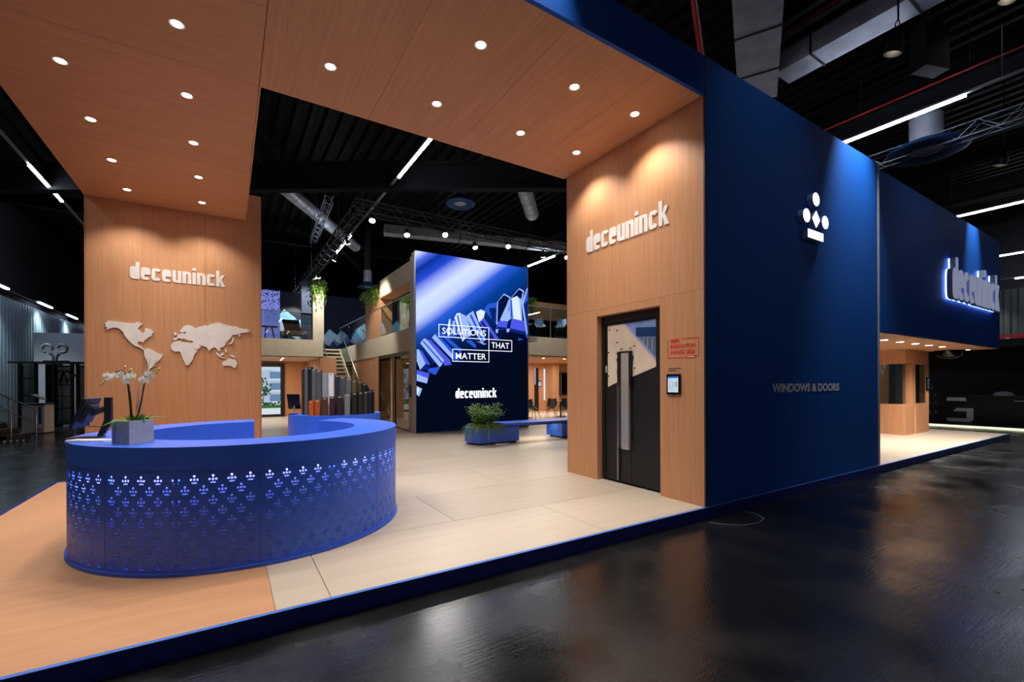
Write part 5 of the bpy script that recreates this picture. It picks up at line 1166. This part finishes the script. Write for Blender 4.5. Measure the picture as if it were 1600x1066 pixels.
# ------------------------------------------------------------------ black neighbouring booth with the big pale mark
gb2 = root('neighbour_booth', 'black neighbouring booth front with a large pale letter mark', 'booth', (26, 6, HF))
def nbox(name, m, *a):
    b = MB(); b.box(*a); return b.build(name, M[m] if isinstance(m, str) else m, gb2)
nbox('booth_floor', 'black', 23.9, 32, -2, 12, HF, HF+.08); nbox('counter_front', 'black', 25.6, 25.75, -2, 9.5, HF+.08, 1.0); nbox('back_wall', 'black', 30, 30.1, -2, 14, HF, 3.0); nbox('roof_edge', 'black', 25.6, 30.1, -2, 14, 2.95, 3.25)
nbox('counter_top', 'graphite', 25.55, 26.5, -2, 9.5, 1.0, 1.03)
nbox('floor_light', 'glow', 23.55, 23.85, -3, 13.5, HF, HF+.05)
gm = M['white']
for P in ([(6.32, .86), (5.72, .86), (5.76, 1.02), (6.32, 1.02)], [(6.12, .40), (6.02, .55), (5.52, .55), (5.52, .02), (5.62, -.06), (6.32, -.06), (6.32, .09), (5.72, .09), (5.72, .40)]):
    b = MB(); b.prism([(a, c*.92) for a, c in P], (25.6, 0, 0), Y, Z, -X, 0, .02); b.build('letter_mark', gm, gb2)
for k, (z, L) in enumerate(((.36, .5), (.26, .62), (.16, .75), (.06, 1.1))):
    b = MB(); s_ = 0; rn = random.Random(k)
    while s_ < L: w_ = rn.uniform(.05, .09); b.box(25.585, 25.6, 3.9+s_, 3.9+s_+w_, z, z+.05); s_ += w_+.03
    b.build('print_line', M['graphite'], gb2)
nbox('price_strip', 'lgrey', 25.58, 25.6, 3.7, 4.4, .82, .86)
wd_ = MB(); wd_.lathe((26.0, 4.75, 1.03), [(.30, 0), (.29, .06), (.2, .14), (.001, .17)], 20); thing(wd_, 'serving_dome', M['lgrey'], 'pale shallow dome on the black neighbouring counter', 'dome', smooth=50)
tp = MB(); tp.box(25.8, 26.3, 2.9, 3.7, 1.03, 1.06); thing(tp, 'counter_tray', M['lgrey'], 'pale flat tray on the black neighbouring counter beside the dome', 'tray')
ti = root('tiered_stand', 'dark tiered display stand with cups between the pillar and the pale mark', 'stand', (24.7, 6.75, HF+.08))
b = MB(); b.cyl((24.7, 6.75, HF+.08), (24.7, 6.75, 1.6), .03, n=8); b.build('pole', M['graphite'], ti)
for z, r in ((.25, .45), (.62, .42), (.95, .40), (1.25, .34)):
    b = MB(); b.lathe((24.7, 6.75, z), [(.03, 0), (r, 0), (r, .03), (.03, .03)], 20); b.build('tier', M['graphite'], ti)
for z, r in ((.25, .3), (.62, .3), (.95, .28), (1.25, .2)):
    for k in range(5):
        a = k*2*PI/5; b = MB(); b.lathe((24.7+r*math.cos(a), 6.75+r*math.sin(a), z+.03), [(.001, 0), (.035, 0), (.045, .12), (.04, .12), (.001, .02)], 10); thing(b, 'cup', M['grey'], 'small grey cup on the %s tier of the dark display stand' % {.25: 'lowest', .62: 'second', .95: 'third', 1.25: 'top'}[z], 'cup', 'cups on the %s tier of the stand' % {.25: 'lowest', .62: 'second', .95: 'third', 1.25: 'top'}[z], smooth=40)
rp_ = MB(); rn = random.Random(9)
for k in range(90):
    a = rn.uniform(0, 2*PI); leaf(rp_, (24.4, 8.3, HF+.3), (math.cos(a), math.sin(a), .9), rn.uniform(.4, .8), .025, rn.uniform(.1, .5))
pr_ = root('potted_palm', 'dark potted grass plant beside the oak display pillar', 'plant', (24.4, 8.3, HF+.08)); b = MB(); b.lathe((24.4, 8.3, HF+.08), [(.001, 0), (.18, 0), (.22, .3), (.2, .3), (.001, .26)], 16); b.build('pot', M['graphite'], pr_, 40); tag(rp_.build('foliage', M['leafd'], pr_), kind='stuff')
sg = root('exit_sign', 'dark red sign board on a pale panel at the far right wall', 'sign', (32.6, 5.5, 2.6))
b = MB(); b.box(32.6, 32.7, 5.0, 6.6, 2.2, 3.9); b.build('panel', M['lgrey'], sg); b = MB(); b.box(32.55, 32.6, 5.0, 6.7, 3.2, 3.9); b.build('red_board', mat('sign_red', (120, 20, 24), .5, emit=(150, 20, 24), es=.12), sg)
b = MB(); b.prism([(5.5, 3.35), (5.62, 3.35), (5.8, 3.6), (5.98, 3.35), (6.1, 3.35), (5.85, 3.75), (5.75, 3.75)], (32.55, 0, 0), Y, Z, -X, 0, .01); b.build('symbol', M['lgrey'], sg)
lamp('right_wall_lamp', 'SPOT', (31.5, 6.5, 6.4), (1.2, 0, -3), 260, (.9, 1, .92), None, 70, .8, .2)
cw = root('floor_cable', 'thin grey cable curling on the hall floor at the blue wall corner', 'cable', (5.3, 3.3, HF))
b = MB(); b.tube([(5.02, 3.42, HF+.008), (5.12, 3.25, HF+.008), (5.28, 3.12, HF+.008), (5.52, 3.08, HF+.008), (5.75, 3.14, HF+.008), (5.86, 3.3, HF+.008), (5.86, 3.48, HF+.008)], .007, 6); b.build('cable_loop', M['grey'], cw, 60)

# ================================================================== left: hall side with white panels, iron gate, kiosk and steps
RZ = math.radians(-17)
def place(t, loc, rz): t.location = loc; t.rotation_euler = (0, 0, rz); return t
wp = root('white_partition', 'tall white partition panels behind the iron gate display', 'partition', (0, 0, 0))
for x0, x1 in ((-1.75, .35), (.36, 1.35)):
    b = MB(); b.box(x0, x1, 0, .08, 0, 2.6); b.build('lower_panel', M['white_wall'], wp); b = MB(); b.box(x0, x1, 0, .08, 2.61, 4.1); b.build('upper_panel', M['white_wall'], wp)
place(wp, (-5.75, 28.3, HF), RZ)
ig = root('gate_display', 'black iron gate display cabin with arched scrollwork', 'gate', (0, 0, 0))
def ibar(name, p0, p1, w_=.07, m='black'): b = MB(); b.bar(p0, p1, w_, w_, (0, 1, 0)); return b.build(name, M[m], ig)
for x in (-1.15, -.62, -.02, .62, .80, 1.12): ibar('post', (x, 0, 0), (x, 0, 2.62), .09)
for x in (-1.15, 1.12): ibar('rear_post', (x, .9, 0), (x, .9, 2.62), .09)
b = MB(); b.box(-1.45, 1.5, -.15, 1.05, 2.62, 2.69); b.build('roof_plate', M['black'], ig)
for z in (.1, .75, 1.25, 1.72, 2.5): ibar('rail', (-.02, 0, z), (.62, 0, z), .05)
for z in (.3, 1.3, 2.0): ibar('rail', (-1.15, 0, z), (-.62, 0, z), .05)
for z in (.1, 2.5): ibar('rail', (.8, 0, z), (1.12, 0, z), .05)
for cx in (.12, .48):
    b = MB(); b.tube([(cx+.30*math.cos(PI*k/12+(PI if cx > .3 else 0)*0), 0, 1.78+.55*math.sin(PI*k/12)) for k in range(13)], .02, 6); b.build('scroll', M['black'], ig, 60)
b = MB(); b.tube([(.3+.28*math.cos(2*PI*k/20), 0, 2.1+.2*math.sin(2*PI*k/20)) for k in range(21)], .02, 6); b.build('scroll', M['black'], ig, 60)
for x0, x1 in ((-.02, .62), (-1.15, -.62), (.8, 1.12)):
    b = MB(); b.box(x0, x1, .04, .05, .1, 2.55); b.build('pane', M['smoke'], ig)
b = MB(); b.box(-.6, -.04, .5, .6, 0, 2.6); b.build('inner_board', M['black'], ig)
place(ig, (-6.1, 26.0, HF), RZ)
lg2 = root('gate_ornament', 'grey cast wrench shaped ornament standing on the gate display roof', 'ornament', (0, 0, 0))
for sx in (-1, 1):
    b = MB(); b.tube([(sx*.05, 0, .0), (sx*.06, 0, .22), (sx*.16, 0, .36)], [.05, .05, .07], 8); b.tube([(sx*(.26+.17*math.cos(a)), 0, .56+.17*math.sin(a)) for a in [math.radians(q) for q in range(250 if sx > 0 else -70, 560 if sx > 0 else 240, 31)]], .055, 8); b.build('jaw', M['grey'], lg2, 60)
b = MB(); b.box(-.35, .45, -.1, .1, 0, .06); b.build('base', M['black'], lg2)
place(lg2, (-6.15, 26.3, HF+2.69), RZ)
ks = root('kiosk', 'white square kiosk counter with blue side lettering left of the gate', 'kiosk', (0, 0, 0))
b = MB(); b.box(-.32, .32, 0, .5, .03, 1.02); b.build('body', M['white'], ks); b = MB(); b.box(-.36, .36, -.04, .54, 1.02, 1.07); b.build('top', M['graphite'], ks)
b = MB(); b.box(.16, .24, -.004, 0, .35, .95); b.build('blue_print', mat('kiosk_blue', (40, 80, 170), .5), ks); b = MB(); b.box(.08, .26, -.004, 0, .08, .18); b.build('grey_print', M['lgrey'], ks); b = MB(); b.box(-.3, .3, .03, .48, 0, .03); b.build('plinth', M['black'], ks)
b = MB(); b.obox((.05, .2, 1.3), (.16, 0, -.08), (0, .12, 0), (.008, 0, .016)); b.build('leaflet_tray', M['lgrey'], ks); b = MB(); b.cyl((0, .25, 1.07), (.03, .22, 1.28), .02, n=8); b.build('tray_post', M['graphite'], ks)
place(ks, (-5.85, 22.6, HF), RZ)
sp_ = root('steps', 'dark portable steps with tubular steel handrails at the far left', 'steps', (0, 0, 0))
for k in range(4):
    b = MB(); b.box(-1.3+.02, 0-.32*k, 0, .9, .17*k, .17*(k+1)); b.build('step', M['black'], sp_)
for y_ in (-.02, .92):
    b = MB(); b.tube([(.12, y_, 0), (.12, y_, .92), (.02, y_, 1.0), (-1.5, y_, 1.75)], .022, 8); b.build('handrail', M['steel'], sp_, 50)
    b = MB(); b.tube([(.12, y_, .5), (-1.5, y_, 1.25)], .016, 8); b.build('mid_rail', M['steel'], sp_)
    for x in (-.45, -.62, -1.2): b = MB(); b.cyl((x, y_, .17*(1 if x > -.5 else 2)), (x, y_, 1.0-(x-.02)*.49), .018, n=8); b.build('rail_post', M['steel'], sp_)
place(sp_, (-5.75, 20.0, HF), math.radians(-20))
dl = MB(); dl.box(-.35, .35, -.12, .12, 0, .06); 
rbp = root('cable_ramp', 'black and white striped cable ramp on the floor before the steps', 'cable ramp', (0, 0, 0))
b = MB(); b.prism([(-.12, 0), (.12, 0), (.05, .06), (-.05, .06)], (-.4, 0, 0), Y, Z, X, 0, .8); b.build('ramp', M['black'], rbp)
for k in range(6): b = MB(); b.prism([(-.1, .018), (-.05, .0605), (-.04, .064), (-.1, .022)], (-.36+k*.13, 0, 0), Y, Z, X, 0, .06); b.build('stripe', M['white'], rbp)
place(rbp, (-5.6, 19.6, HF), math.radians(10))
# wall lights on the corrugated wall
for i, y_ in enumerate((26.0, 31.5, 36.1, 41.0)):
    t = root('wall_light', 'slim linear light on top of the corrugated hall wall, %s from the left' % ORD[i], 'light', (-7.7, y_, 5.57), group='wall lights on the corrugated wall')
    b = MB(); b.box(-7.75, -7.65, y_-.95, y_+.95, 5.54, 5.60); b.build('lit_tube', emis('wall_tube', (214, 232, 255), 12), t); b = MB(); b.box(-8.0, -7.65, y_-1.0, y_+1.0, 5.60, 5.66); b.build('housing', M['grey'], t)
    lamp('wall_wash', 'SPOT', (-7.55, y_, 5.5), (-.12, 0, -1), 600, (.86, .96, 1), t, 115, 1.0, .2)
b = MB(); b.box(-7.98, -7.9, 13, 45, 5.60, 5.64); thing(b, 'wall_light_rail', M['grey'], 'thin grey rail along the corrugated wall carrying its lights', 'rail')
